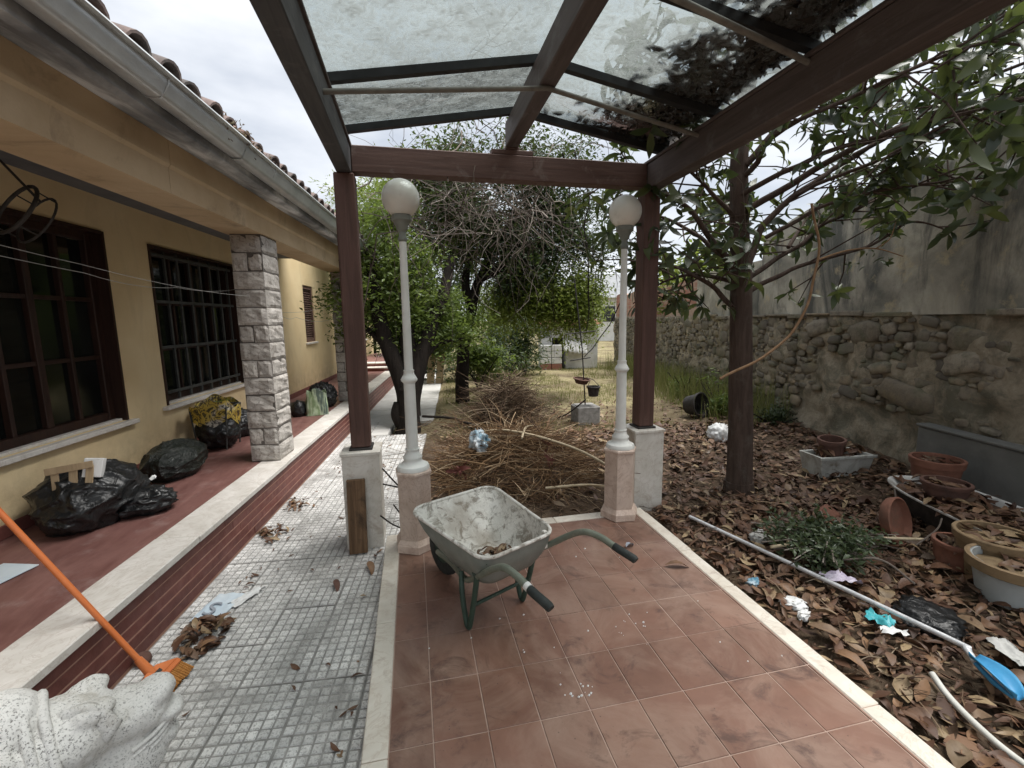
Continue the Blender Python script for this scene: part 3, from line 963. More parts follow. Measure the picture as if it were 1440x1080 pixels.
# hanging hoop of an old basket
hoop = empty('hanging_basket_hoop', 'dark wire hoop of a hanging basket under the porch ceiling', 'hoop', hw(-.7, 3.0, 2.22), H_ROT)
k = MB(); k.tube([(.15 * math.cos(t), .15 * math.sin(t), .0) for t in [2 * math.pi * i / 24 for i in range(25)]], .010, 8, False); k.build('hoop_ring', 'dark_metal', hoop, 60, None, (RAD(62), RAD(-12), RAD(-20)))
k = MB(); k.tube([(.145 * math.cos(t), .145 * math.sin(t), -.09) for t in [2 * math.pi * i / 24 for i in range(25)]], .006, 6, False); k.build('hoop_ring', 'dark_metal', hoop, 60, None, (RAD(62), RAD(-12), RAD(-20)))
for i in range(4):
    t = i * math.pi / 2 + .5
    k = MB(); k.tube([(.15 * math.cos(t), .15 * math.sin(t), 0), (.15 * math.cos(t), .15 * math.sin(t), -.09)], .004, 5); k.build('spoke', 'dark_metal', hoop, 60, None, (RAD(62), RAD(-12), RAD(-20)))
k = MB(); k.tube([(.0, 0, .445), (-.03, -.03, .26), (.08, .06, .05)], .007, 6); k.build('hanger_rod', 'dark_metal', hoop, 60)

# ================================================================== PERGOLA
PY = 3.58
XL, XR, XM = -.42, 1.975, .80
ZB = 2.63
perg = empty('pergola', 'brown timber pergola with dirty glass roof over the terracotta patio', 'pergola', (0, 0, 0))
def plinth(x, y, z0, seed, stained):
    k = MB()
    k.box(x - .118, x + .118, y - .118, y + .118, z0, .60)
    p = k.build('plinth', 'concrete_dark', perg)
    t = .016
    for (x0, x1, y0, y1) in ((x - .135, x + .135, y - .135, y - .119), (x - .135, x + .135, y + .119, y + .135), (x - .135, x - .119, y - .1185, y + .1185), (x + .119, x + .135, y - .1185, y + .1185)):
        B('cladding_slab', 'marble_worn', p, x0, x1, y0, y1, z0, .60, ch=.002)
    B('plinth_cap', 'marble_worn', p, x - .145, x + .145, y - .145, y + .145, .602, .628, ch=.004)
    return p
plinth(XL, PY - .02, GZ - .03, 1, True)
plinth(XR, PY + .02, -.2, 2, False)
for x, y in ((XL, PY - .02), (XR, PY + .02)):
    B('post_shoe', 'dark_metal', perg, x - .085, x + .085, y - .085, y + .085, .629, .645, ch=.003)
    k = MB()
    k.box(-.07, .07, -.07, .07, .646, ZB - .002, ch=.008)
    k.build('post', 'post_wood', perg, None, (x, y, 0))
# beams
def beam(name, mt, x0, x1, y0, y1, z0, z1, ch=.006):
    k = MB()
    k.box(x0, x1, y0, y1, z0, z1, ch=ch)
    return k.build(name, mt, perg)
beam('cross_beam', 'beam_wood_x', XL + .052, XR - .062, PY - .055, PY + .055, ZB + .012, ZB + .195)
lb = beam('side_beam', 'beam_grey_y', XL - .05, XL + .05, -1.3, PY + .09, ZB, ZB + .18)
rb = beam('side_beam', 'beam_wood_y', XR - .06, XR + .06, -1.3, PY + .09, ZB, ZB + .19)
for x0, x1, z in ((XL - .062, XL + .062, ZB + .181), (XR - .072, XR + .072, ZB + .191)):
    beam('beam_cap', 'beam_wood_y', x0, x1, -1.3, PY + .1, z, z + .022, .004)
ZR = 2.885
beam('ridge_beam', 'beam_wood_y', XM - .05, XM + .05, -1.3, PY - .02, ZR, ZR + .17)
beam('king_block', 'beam_wood_x', XM - .16, XM + .16, PY - .05, PY + .05, ZB + .197, ZB + .232, .004)
beam('king_block', 'beam_wood_x', XM - .055, XM + .055, PY - .045, PY + .045, ZB + .233, ZR - .001, .004)
ZE, ZT = ZB + .206, ZR + .172
for yy in (3.40, 2.74, 2.02, 1.28, .5, -.3, -1.22):
    for xa, xb, za in ((XL - .03, XM - .006, ZE), (XR + .03, XM + .006, ZE + .01)):
        k = MB()
        w = .022
        hgt = .045
        vs = []
        for (x, z) in ((xa, za), (xb, ZT)):
            for dy in (-w, w):
                for dz in (0, hgt):
                    vs.append((x, yy + dy, z + dz))
        k.add(vs, [(0, 1, 3, 2), (4, 6, 7, 5), (0, 4, 5, 1), (2, 3, 7, 6), (1, 5, 7, 3), (0, 2, 6, 4)])
        k.build('rafter', 'purlin_black', perg)
bays = [3.43, 2.74, 2.02, 1.28, .5, -.3, -1.22]
for a, b in zip(bays[:-1], bays[1:]):
    for xa, xb, za in ((XL - .05, XM - .008, ZE), (XR + .05, XM + .008, ZE + .01)):
        k = MB()
        g0, g1 = b + .004, a - .004
        zo = .048
        t = .006
        k.add([(xa, g0, za + zo), (xa, g1, za + zo), (xb, g1, ZT + zo), (xb, g0, ZT + zo), (xa, g0, za + zo + t), (xa, g1, za + zo + t), (xb, g1, ZT + zo + t), (xb, g0, ZT + zo + t)],
              [(0, 1, 2, 3), (7, 6, 5, 4), (0, 4, 5, 1), (2, 6, 7, 3), (1, 5, 6, 2), (0, 3, 7, 4)])
        k.build('glass_pane', 'dirty_glass', perg)
# thin conduits slung under the ridge
for pts in ([(XL + .05, 2.50, 2.70), (XM, 2.62, 2.872), (XR - .06, 2.86, 2.79)], [(XL + .05, 1.55, 2.72), (XM, 1.74, 2.872), (XR - .06, 2.0, 2.80)]):
    k = MB()
    P = []
    for a, b in zip(pts[:-1], pts[1:]):
        P += [lerp(V(a), V(b), i / 6) for i in range(6)]
    k.tube(P + [V(pts[-1])], .014, 8)
    k.build('conduit', 'conduit', perg, 60)
# leaning plank in front of the left plinth
k = MB()
k.box(-.065, .065, -.02, .02, 0, .56, ch=.004)
tag(k.build('plank', 'plank_wood', None, None, (XL - .045, PY - .225, GZ + .002), (RAD(-5.2), RAD(.5), RAD(2))), 'weathered brown board leaning on the left marble plinth', 'board')

# ================================================================== LAMP POSTS
def lamp_post(x, y, rz, label):
    L = empty('lamp_post', label, 'lamp post', (x, y, .003), rz, 'globe lamp posts on the patio')
    R6 = RAD(30)
    k = MB(); k.lathe([(.155, 0), (.155, .05), (.148, .06), (.132, .085)], 6, rot=R6); k.build('pedestal_foot', 'marble_pink', L)
    k = MB(); k.lathe([(.126, .086), (.126, .535), (.122, .54)], 6, rot=R6); k.build('pedestal', 'marble_pink', L)
    k = MB(); k.lathe([(.132, .541), (.136, .55), (.136, .562), (.128, .57)], 6, rot=R6); k.build('pedestal_cap', 'marble_pink', L)
    k = MB(); k.lathe([(.112, .571), (.112, .585), (.105, .60), (.082, .61), (.066, .625), (.062, .64), (.066, .65), (.066, .66), (.050, .68), (.046, .70), (.049, .705), (.049, .715)], 32); k.build('base_collar', 'lamp_paint', L, 40)
    k = MB(); k.lathe([(.041, .716), (.0385, 1.17), (.0385, 1.172)], 24); k.build('lower_pole', 'lamp_paint', L, 40)
    k = MB(); k.lathe([(.040, 1.173), (.044, 1.18), (.054, 1.19), (.056, 1.20), (.048, 1.215), (.036, 1.235), (.034, 1.25), (.036, 1.257), (.036, 1.263)], 32); k.build('middle_collar', 'lamp_paint', L, 40)
    k = MB(); k.lathe([(.029, 1.264), (.0235, 2.10), (.0235, 2.102)], 24); k.build('upper_pole', 'lamp_paint', L, 40)
    k = MB(); k.lathe([(.024, 2.103), (.030, 2.112), (.030, 2.124), (.023, 2.134), (.022, 2.165), (.035, 2.18), (.038, 2.2), (.046, 2.212), (.050, 2.225), (.064, 2.235), (.066, 2.262), (.060, 2.268)], 32); k.build('lamp_holder', 'tray_outside', L, 40)
    k = MB()
    r = .120
    k.lathe([(.056, 2.262)] + [(r * math.cos(a), 2.372 + r * math.sin(a)) for a in [RAD(-62 + i * 8) for i in range(19)]] + [(.008, 2.492)], 40)
    k.build('globe', 'globe_glass', L, 50)
    return L
lamp_post(-.035, 3.12, RAD(4), 'white globe lamp on pink hexagonal pedestal behind the wheelbarrow tray')
lamp_post(1.585, 3.235, RAD(26), 'white globe lamp on pink hexagonal pedestal beside the right pergola post')

# ================================================================== WHEELBARROW
wbw = empty('wheelbarrow', 'cement-crusted metal wheelbarrow with green legs standing on the patio tiles', 'wheelbarrow', (.382, 2.228, .003), 2.035)
def rrect(x0, x1, wn, wf, z0, z1, r, n=6):
    """rounded outline, near end x0 (half width wn), far end x1 (half width wf)"""
    out = []
    for (cx, cy, a0) in ((x1 - r, wf - r, 0), (x0 + r, wn - r, 90), (x0 + r, -wn + r, 180), (x1 - r, -wf + r, 270)):
        for i in range(n + 1):
            a = RAD(a0 + 90 * i / n)
            x, y = cx + r * math.cos(a), cy + r * math.sin(a)
            out.append(V((x, y, lerp(z0, z1, (x - x0) / (x1 - x0)))))
    return out
rim = rrect(-.225, .42, .238, .285, .492, .545, .085)
bot = rrect(-.15, .21, .172, .18, .305, .305, .07)
def tray(off, mt, name, flip):
    k = MB()
    lv = 6
    n = len(rim)
    for i in range(lv + 1):
        t = i / lv
        for a, b in zip(rim, bot):
            e = t ** .85
            p = lerp(a, b, t)
            c = V((.09, 0, p.z))
            d = (p - c); d.z = 0
            bulge = 1 + .07 * math.sin(math.pi * t)
            p = c + d * bulge
            p = p - d.normalized() * off + V((0, 0, off * t))
            p += d.normalized() * .004 * fbm((p.x * 9, p.y * 9, p.z * 9))
            k.v.append(tuple(p))
    for i in range(lv):
        for j in range(n):
            f = (i * n + j, i * n + (j + 1) % n, (i + 1) * n + (j + 1) % n, (i + 1) * n + j)
            k.f.append(f if flip else f[::-1])
    k.f.append(tuple(lv * n + j for j in range(n)) if flip else tuple(lv * n + j for j in range(n))[::-1])
    k.mi = [0] * len(k.f)
    return k.build(name, mt, wbw, 60)
tray(0, 'tray_outside', 'tray', False)
tray(.004, 'tray_inside', 'tray_lining', True)
k = MB(); k.tube(rim + [rim[0]], .0095, 8, False); k.build('tray_rim', 'tray_inside', wbw, 60)
def bez(pts, n=8):
    """catmull-rom through the points"""
    P = [V(p) for p in pts]
    P = [P[0] * 2 - P[1]] + P + [P[-1] * 2 - P[-2]]
    out = []
    for i in range(1, len(P) - 2):
        for j in range(n):
            t = j / n
            a, b, c, d = P[i - 1:i + 3]
            out.append(.5 * ((2 * b) + (c - a) * t + (2 * a - 5 * b + 4 * c - d) * t * t + (3 * b - a - 3 * c + d) * t ** 3))
    return out + [P[-2]]
for s in (1, -1):
    k = MB()
    k.tube(bez([(-.60, .262 * s, .535), (-.50, .258 * s, .556), (-.40, .25 * s, .548), (-.30, .235 * s, .49), (-.20, .215 * s, .415), (-.08, .18 * s, .33), (.08, .14 * s, .225), (.30, .09 * s, .20), (.52, .06 * s, .17)], 5), .0165, 10)
    k.build('handle_tube', 'barrow_tube', wbw, 60)
    k = MB(); k.tube([(-.70, .262 * s, .52), (-.69, .262 * s, .525), (-.60, .262 * s, .537), (-.58, .262 * s, .541)], [.0165, .0185, .0185, .018], 12); k.build('grip', 'grip_rubber', wbw, 60)
    if s == 1:
        k = MB(); k.tube([(-.577, .2617, .5425), (-.557, .2612, .547)], .0178, 12); k.build('tape_band', 'white_tape', wbw, 60)
    k = MB(); k.tube(bez([(-.10, .19 * s, .335), (-.06, .186 * s, .18), (-.015, .183 * s, .035), (.0, .183 * s, .013), (.02, .183 * s, .035), (.055, .18 * s, .16), (.10, .155 * s, .27)], 5), .0145, 10); k.build('leg', 'barrow_green', wbw, 60)
    k = MB(); k.box(-.20, -.175, .185 * s - .012, .185 * s + .012, .40, .495, ch=.003); k.build('bracket', 'tray_inside', wbw)
    k = MB()
    k.box(-.02, .02, -.004, .004, -.16, 0)
    k.build('tray_strut', 'barrow_green', wbw, None, (-.19, .20 * s, .47), (0, RAD(-38), 0))
k = MB(); k.tube([(-.05, -.186, .16), (-.05, .186, .16)], .010, 8); k.build('leg_crossbar', 'barrow_green', wbw, 60)
wh = MB()
wh.lathe([(.085, -.025), (.125, -.034), (.155, -.024), (.163, 0), (.155, .024), (.125, .034), (.085, .025)], 28, M=Matrix.Rotation(RAD(90), 3, 'X'), caps=False)
wh = wh.build('wheel', 'grip_rubber', wbw, 50, (.54, 0, .163))
k = MB(); k.lathe([(.02, -.03), (.05, -.012), (.088, -.022), (.088, .022), (.05, .012), (.02, .03)], 24, M=Matrix.Rotation(RAD(90), 3, 'X')); k.build('wheel_rim', 'barrow_green', wh, 50)
k = MB(); k.tube([(0, -.062, 0), (0, .062, 0)], .009, 10); k.build('axle', 'rust', wh, 60)

# ================================================================== leaf shapes
def leaf_tpl(L, W, fold=.25, curl=.2, n=4, twist=0.):
    """pointed oval leaf along +y with a folded midrib and curl"""
    vs, fs = [], []
    for i in range(n + 1):
        t = i / n
        w = W * .5 * math.sin(math.pi * min(max(t, .03), .985)) ** .8 * (1.08 - .3 * t)
        z = curl * L * (t - t * t) * 2 - curl * L * .25
        a = twist * (t - .5)
        for sx in (-1, 0, 1):
            x = sx * w
            zz = z + (abs(sx) * w * fold)
            vs.append((x * math.cos(a) - zz * math.sin(a) * .5, (t - .5) * L, zz + x * math.sin(a)))
    for i in range(n):
        for k in (0, 1):
            a = i * 3 + k
            fs.append((a, a + 1, a + 4, a + 3))
    return vs, fs
def put_leaf(m, tpl, M, wild=False):
    vs, fs = tpl
    if wild:
        M = M @ Matrix.Diagonal((rnd.uniform(.55, 1.5), rnd.uniform(.6, 1.1), rnd.uniform(-1.4, 1.6), 1))
    m.add([tuple(M @ V(v)) for v in vs], fs)
def rand_rot(tilt=math.pi):
    return Euler((rnd.uniform(-tilt, tilt), rnd.uniform(-tilt, tilt), rnd.uniform(0, 6.283))).to_matrix().to_4x4()
DEAD = [leaf_tpl(.15, .055, .35, .28, 4, .6), leaf_tpl(.13, .05, .55, -.25, 4, -.7), leaf_tpl(.17, .06, .2, .35, 5, .9), leaf_tpl(.12, .048, .7, .15, 4, -1.0), leaf_tpl(.145, .066, .25, -.35, 4, .4)]
def tpl_mesh(t, name, mt):
    k = MB(); k.add(*t)
    return k.mesh(name, mt, 180)

# dead leaves and cement crumbs lying in the wheelbarrow
k = MB()
for i in range(90):
    a, r = rnd.uniform(0, 6.28), rnd.random() ** .5 * .14
    put_leaf(k, DEAD[i % 5], Matrix.Translation((-.02 + r * math.cos(a) * .9, r * math.sin(a), .325 + .03 * rnd.random())) @ rand_rot(.5) @ Matrix.Scale(rnd.uniform(.25, .6), 4))
o = k.build('leaf_debris', 'dead_leaf')
o.matrix_world = Matrix.Translation((.382, 2.228, .003)) @ Matrix.Rotation(2.035, 4, 'Z')
stuff(o, 'dry leaf debris lying in the bottom of the wheelbarrow tray', 'leaves')

# ================================================================== PORCH THINGS
def blob(name, mt, sx, sy, sz, seed, amp=.18, sub=5, flat=.25, freq=3.2, ridge=.0, parent=None):
    """crumpled sack: icosphere pushed by noise, flattened where it lies"""
    bm = bmesh.new()
    bmesh.ops.create_icosphere(bm, subdivisions=sub, radius=1)
    for v in bm.verts:
        p = v.co.copy()
        q = p * freq + V((seed * 2.3, seed, -seed))
        d = noise.fractal(q * .6, 1., 2.1, 3) * amp
        rr = 1 - abs(noise.noise(q * 1.4 + V((3, 1, 2)))) * 2
        d += ridge * max(rr, 0) ** 3
        rr = 1 - abs(noise.noise(q * 3.1)) * 2
        d += ridge * .3 * max(rr, 0) ** 2
        p *= 1 + d
        z = p.z * sz + sz * (1 - flat)
        if z < .0:
            z *= .02
            p.x *= 1.03; p.y *= 1.03
        v.co = (p.x * sx, p.y * sy, z)
    me = bpy.data.meshes.new(name)
    bm.to_mesh(me)
    bm.free()
    me.materials.append(MAT[mt])
    me.shade_smooth()
    return link(name, me, parent)
def hput(o, x, y, z=PZ, rz=0.):
    o.location = hw(x, y, z)
    o.rotation_euler = (0, 0, H_ROT + rz)
    return o
bag = empty('rubbish_bag', 'open black rubbish bag against the yellow wall under the near window', 'rubbish bag', hw(-.93, 3.48, PZ), H_ROT)
blob('bag_film', 'black_plastic', .27, .31, .22, 3, .16, 6, .25, 1.3, .10, bag)
o = blob('bag_film', 'black_plastic', .22, .16, .10, 9, .2, 5, .3, 1.5, .13, bag); o.location = (.24, .12, 0)
crate = empty('wooden_crate_end', 'broken pale wooden slats sticking out of the open black rubbish bag', 'wood slats', hw(-.86, 3.30, PZ + .34), H_ROT + .25)
for i, (x, w) in enumerate(((-.10, .02), (-.01, .022), (.07, .02))):
    k = MB(); k.box(x - w, x + w, -.006, .006, -.05, .10, ch=.002); k.build('slat', 'pale_wood', crate, None, None, (RAD(-10), RAD(4 * i - 3), 0))
k = MB(); k.box(-.14, .11, -.014, -.005, .07, .115, ch=.002); k.build('rail', 'pale_wood', crate, None, None, (RAD(-10), RAD(-6), 0))
k = MB(); k.box(-.05, .05, -.03, .03, 0, .125, ch=.003)
tag(hput(k.build('white_carton', 'film_white'), -.80, 3.36, PZ + .345, .3), 'small white carton lying on top of the open black rubbish bag', 'carton').rotation_euler = (RAD(-14), RAD(9), H_ROT + .3)
k = MB()
k.sheet(lambda u, v: V(((u - .5) * .09, (v - .5) * .07, .03 * fbm((u * 3, v * 3, 5), 1))), 8, 8)
tag(hput(k.build('paper_scrap', 'film_white', None, 180), -.70, 3.72, PZ + .20, .4), 'small red and white paper scrap tucked beside the open black rubbish bag', 'paper')
o = hput(blob('rubbish_bag', 'green_black_plastic', .20, .30, .17, 21, .16, 6, .2, 1.3, .09), -.93, 4.42)
tag(o, 'tied dark green-black rubbish bag lying between the two barred windows', 'rubbish bag')
# rack with an open printed sack
rack = empty('folding_rack', 'metal folding stand holding a sack beside the front stone pillar', 'rack', hw(-.98, 5.32, PZ), H_ROT)
for sx in (-1, 1):
    for sy in (-1, 1):
        k = MB(); k.tube([(sx * .18, sy * .16, .46), (sx * .14, sy * .15, .008)], .008, 8); k.build('leg', 'bar_grey', rack, 60)
k = MB(); k.tube([(-.18, -.16, .46), (.18, -.16, .46), (.18, .16, .46), (-.18, .16, .46), (-.18, -.16, .46)], .008, 6); k.build('top_hoop', 'bar_grey', rack, 60)
k = MB()
def sackf(u, v):
    a = u * 2 * math.pi
    sq = 1 / max(abs(math.cos(a)), abs(math.sin(a))) ** .55
    R = .215 * sq * (1 - .12 * v) + .02 * fbm((math.cos(a) * 2, math.sin(a) * 2, v * 2), 1)
    z = .50 - .22 * v - .05 * math.sin(a * 2 + 1) * (1 - v) + .02 * math.sin(a * 7) * (1 - v) - .06 * v * math.sin(a * 3)
    return V((R * math.cos(a), R * .9 * math.sin(a), z))
k.sheet(sackf, 48, 8)
tag(hput(k.build('printed_sack', 'printed_sack', None, 180), -.98, 5.32), 'yellow and white printed plastic sack draped over the metal stand', 'sack')
o = hput(blob('rubbish_bag', 'black_plastic', .20, .19, .20, 31, .15, 5, .2, 3, .1), -.98, 5.32, PZ + .02)
tag(o, 'dark lumpy bag of debris inside the metal stand under the printed sack', 'rubbish bag')
k = MB()
for i in range(18):
    a = rnd.uniform(0, 6.28)
    put_leaf(k, leaf_tpl(.14, .02, .3, .3), Matrix.Translation(hw(-.98 + .1 * math.cos(a), 5.32 + .1 * math.sin(a), PZ + .48)) @ rand_rot(.9))
tag(k.build('cut_greenery', 'leaf_bright'), 'cut green leaves poking out of the printed sack on the stand', 'leaves')
o = hput(blob('rubbish_bag', 'black_plastic', .17, .2, .17, 41, .15, 5, .2, 3, .12), -1.0, 5.85)
tag(o, 'black rubbish bag half hidden behind the front stone pillar', 'rubbish bag')
# shopping bags at the far end
sb = empty('shopping_bag', 'green striped shopping bag on the marble edge before the far pillar', 'bag', hw(-.42, 6.95, PZ), H_ROT + .3)
k = MB()
def bagf(u, v):
    a = u * 2 * math.pi
    sq = 1 / max(abs(math.cos(a)), abs(math.sin(a))) ** .8
    return V((.15 * sq * math.cos(a) * (1 - .12 * v) + .012 * fbm((a, v * 3, 1), 1.5), .085 * sq * math.sin(a) * (1 - .35 * v) + .012 * fbm((a, v * 3, 7), 1.5), .34 * v + .03 * v * math.sin(3 * a)))
k.sheet(bagf, 40, 10)
k.add([(-.15, -.085, .003), (.15, -.085, .003), (.15, .085, .003), (-.15, .085, .003)], [(0, 1, 2, 3)])
k.build('bag_body', 'striped_bag', sb, 180)
for s in (-1, 1):
    k = MB(); k.tube(bez([(-.06, .05 * s, .30), (-.04, .055 * s, .37), (.04, .055 * s, .36), (.06, .05 * s, .30)], 5), .007, 6); k.build('bag_handle', 'striped_bag', sb, 60)
o = hput(blob('rubbish_bag', 'black_plastic', .19, .19, .2, 51, .18, 5, .15, 2.6, .18), -.52, 7.6)
tag(o, 'black rubbish bag at the foot of the far stone pillar', 'rubbish bag')
o = hput(blob('dark_box_bag', 'black_plastic', .10, .12, .13, 57, .1, 4, .3, 2.6, .1), -.66, 6.9)
tag(o, 'small dark bag standing behind the green striped shopping bag', 'bag')
k = MB(); k.box(-.20, .20, -.14, .14, 0, .09, ch=.006)
tag(hput(k.build('dark_tray', 'dark_metal'), -.86, 7.4, PZ + .002, .1), 'low dark tray on the porch beneath the sunlit yellow wall', 'tray')
# sheet of card at the left edge of the picture
k = MB(); k.box(-.11, .11, -.16, .16, 0, .006, ch=.001)
o = tag(hput(k.build('card_sheet', 'film_paleblue'), -.90, 2.72, PZ + .002, -.2), 'pale blue-white card sheet lying on the red porch floor', 'card')
# broom
broom = empty('broom', 'orange plastic broom leaning from the path over the porch edge', 'broom', (-1.281, 2.25, GZ + .004))
P0, P1 = V((-.01, 0, .10)), V((-.66, .075, 1.16))
k = MB(); k.tube([lerp(P0, P1, t) for t in (0, .3, .6, 1)], .0125, 12); k.build('handle', 'plastic_orange', broom, 60)
k = MB()
k.tube([lerp(P0, P1, -.045), lerp(P0, P1, -.01), lerp(P0, P1, .06)], [.028, .022, .0165], 12)
k.build('socket', 'plastic_orange', broom, 60)
MH = Matrix.Translation((.030, -.01, .062)) @ Euler((0, RAD(-52), RAD(-10))).to_matrix().to_4x4()
k = MB()
k.add([tuple(MH @ V(p)) for p in ((-.02, -.11, 0), (.02, -.11, 0), (.02, .11, 0), (-.02, .11, 0), (-.014, -.035, .05), (.014, -.035, .05), (.014, .035, .05), (-.014, .035, .05))], [(3, 2, 1, 0), (4, 5, 6, 7), (0, 1, 5, 4), (1, 2, 6, 5), (2, 3, 7, 6), (3, 0, 4, 7)])
k.box(-.024, .024, -.115, .115, -.028, -.001, ch=.005, M=MH)
head = k.build('broom_head', 'plastic_orange', broom)
k = MB()
for i in range(46):
    yy = -.108 + .216 * (i % 23) / 22
    xx = -.011 if i < 23 else .011
    p = V((xx, yy, -.028))
    e = p + V((rnd.gauss(0, .004), rnd.gauss(0, .005) + yy * .10, -.066 + rnd.gauss(0, .003)))
    k.tube([MH @ p, MH @ e], [.0062, .0068], 5)
k.build('bristle_block', 'bristles', broom)
k = MB(); k.box(.0205, .0215, -.025, .025, .008, .026, M=MH); k.build('vent_slot', 'dark_metal', broom)

# ---- stone animal head, carved, at the lower left corner
STAT = (-1.097, 1.445, GZ + .004)
def sculpture():
    root = empty('stone_animal_sculpture', 'white speckled stone animal head with folded ear at the path corner', 'sculpture', STAT, RAD(35))
    root.scale = (.8, .8, .8)
    bm = bmesh.new()
    def ell(c, r, rot=(0, 0, 0)):
        t = bmesh.new()
        bmesh.ops.create_icosphere(t, subdivisions=4, radius=1)
        Mx = Matrix.Translation(c) @ Euler([RAD(a) for a in rot]).to_matrix().to_4x4() @ Matrix.Diagonal((*r, 1))
        t.transform(Mx)
        me = bpy.data.meshes.new('t')
        t.to_mesh(me)
        t.free()
        bm.from_mesh(me)
        bpy.data.meshes.remove(me)
    Z0 = .2325
    ell((-.26, -.02, .20), (.28, .24, .42))             # chest
    ell((.02, -.02, .10), (.26, .20, .24))
    ell((.0, 0, Z0 + .40), (.22, .165, .13), (0, 6, 0))    # skull
    ell((.20, .0, Z0 + .36), (.16, .115, .095), (0, 12, 0))  # muzzle
    ell((.30, .0, Z0 + .40), (.075, .085, .055), (0, -14, 0))  # nose
    ell((.31, .0, Z0 + .31), (.085, .085, .045), (0, 14, 0))  # lips
    ell((.27, .0, Z0 + .215), (.10, .08, .05), (0, 16, 0))   # jaw
    ell((.17, -.01, Z0 + .19), (.16, .105, .16))
    ell((.11, -.085, Z0 + .485), (.07, .05, .04), (0, -8, 0))  # brows
    ell((.11, .085, Z0 + .485), (.07, .05, .04), (0, -8, 0))
    ell((-.12, .02, Z0 + .50), (.13, .14, .14))
    for i, a in enumerate((-18, -6, 8, 22, 36)):        # mane locks
        ell((-.10 - .045 * i, -.12 + .05 * i, Z0 + .48 - .015 * abs(i - 2)), (.035, .05, .17), (16, a - 20, 12 * i))
        ell((-.07 - .045 * i, -.185 + .012 * i, Z0 + .30), (.030, .040, .17), (22, a - 4, 9 * i))
    me = bpy.data.meshes.new('sculpture_body')
    bm.to_mesh(me)
    bm.free()
    me.materials.append(MAT['speckled_stone'])
    o = link('sculpture_body', me, root)
    r = o.modifiers.new('r', 'REMESH'); r.mode = 'VOXEL'; r.voxel_size = .009; r.use_smooth_shade = True
    s = o.modifiers.new('s', 'SMOOTH'); s.iterations = 3; s.factor = .5
    tx = bpy.data.textures.new('carve', 'CLOUDS'); tx.noise_scale = .04; tx.noise_depth = 3
    d = o.modifiers.new('d', 'DISPLACE'); d.texture = tx; d.strength = .016; d.texture_coords = 'LOCAL'; d.mid_level = .5
    # cupped ear
    k = MB()
    def ear(u, v):
        a = (u - .5) * 2
        w = .088 * math.sin(math.pi * min(.97, .06 + v * .94)) ** .6
        return V((a * w, v * .20, .05 * a * a + .035 * math.sin(v * 3.1) + .012))
    k.sheet(ear, 14, 14)
    e = k.build('ear', 'speckled_stone', root, 180, (.145, -.135, Z0 + .375), (RAD(34), RAD(48), RAD(88)))
    s = e.modifiers.new('s', 'SOLIDIFY'); s.thickness = .022; s.offset = -1
    # carved lip folds and a head band
    for i in range(3):
        k = MB(); k.tube(bez([(.355 - .004 * i, -.02, .315 + Z0 - .028 * i), (.325 - .006 * i, -.062, Z0 + .30 - .027 * i), (.275, -.083, Z0 + .275 - .024 * i), (.20, -.10, Z0 + .26 - .024 * i)], 5), .0095, 8); k.build('lip_fold', 'speckled_stone', root, 60)
    for i in range(2):
        k = MB(); k.tube(bez([(-.03 - .05 * i, .15, Z0 + .42), (-.01 - .05 * i, .07, Z0 + .555 + .03 * i), (-.01 - .05 * i, -.06, Z0 + .54 + .03 * i), (-.0 - .05 * i, -.155, Z0 + .43), (-.0 - .05 * i, -.19, Z0 + .28)], 6), .017, 8); k.build('head_band', 'speckled_stone', root, 60)
sculpture()

# ---- litter on the path
def film(name, mt, label, cat, loc, w, h, rz, seed, amp=.02, n=14, lay=.004, cut=.0):
    k = MB()
    def f(u, v):
        x, y = (u - .5) * w, (v - .5) * h
        e = 1 + cut * fbm((u * 2.2, v * 2.2, seed), 1.5)
        z = abs(fbm((u * 2.6, v * 2.6, seed + 3), 1, 3)) * amp + lay
        return V((x * e, y * e, z))
    k.sheet(f, n, n)
    o = k.build(name, mt, None, 180, loc, (0, 0, rz))
    return tag(o, label, cat)
wrp = film('plastic_wrapper', 'film_paleblue', 'pale blue printed plastic wrapper lying by the red riser', 'wrapper', (-1.235, 2.87, GZ + .002), .17, .27, RAD(-14), 4, .012)
cu = bpy.data.curves.new('printed_letter', 'FONT')
cu.body = 'S'
cu.size = .17
cu.extrude = .0006
cu.materials.append(MAT['film_grey'])
tmp = bpy.data.objects.new('tmp', cu)
col.objects.link(tmp)
lm = bpy.data.meshes.new_from_object(tmp)
bpy.data.objects.remove(tmp)
lt = link('printed_letter', lm)
lt.parent = wrp
lt.location = (-.055, -.085, .0165)
film('plastic_wrapper', 'film_white', 'crumpled white plastic scrap beside the pale blue wrapper', 'wrapper', (-1.10, 2.95, GZ + .002), .07, .2, RAD(-35), 9, .03, 10, .004, .3)
k = MB(); k.lathe([(.005, 0), (.03, .003), (.04, .02), (.036, .042), (.02, .055), (.004, .058)], 14)
tag(k.build('dark_seed_pod', 'terracotta_dark', None, 180, (-1.43, 2.46, GZ), (.2, .1, 0)), 'small dark round pod lying against the riser behind the broom', 'pod')
k = MB(); k.box(-.06, .06, -.12, .12, 0, .06, ch=.004)
tag(k.build('loose_brick', 'brick_orange', None, None, (-1.02, 8.75, GZ + .006), (0, 0, .2)), 'loose orange brick at the foot of the porch riser far down the path', 'brick')
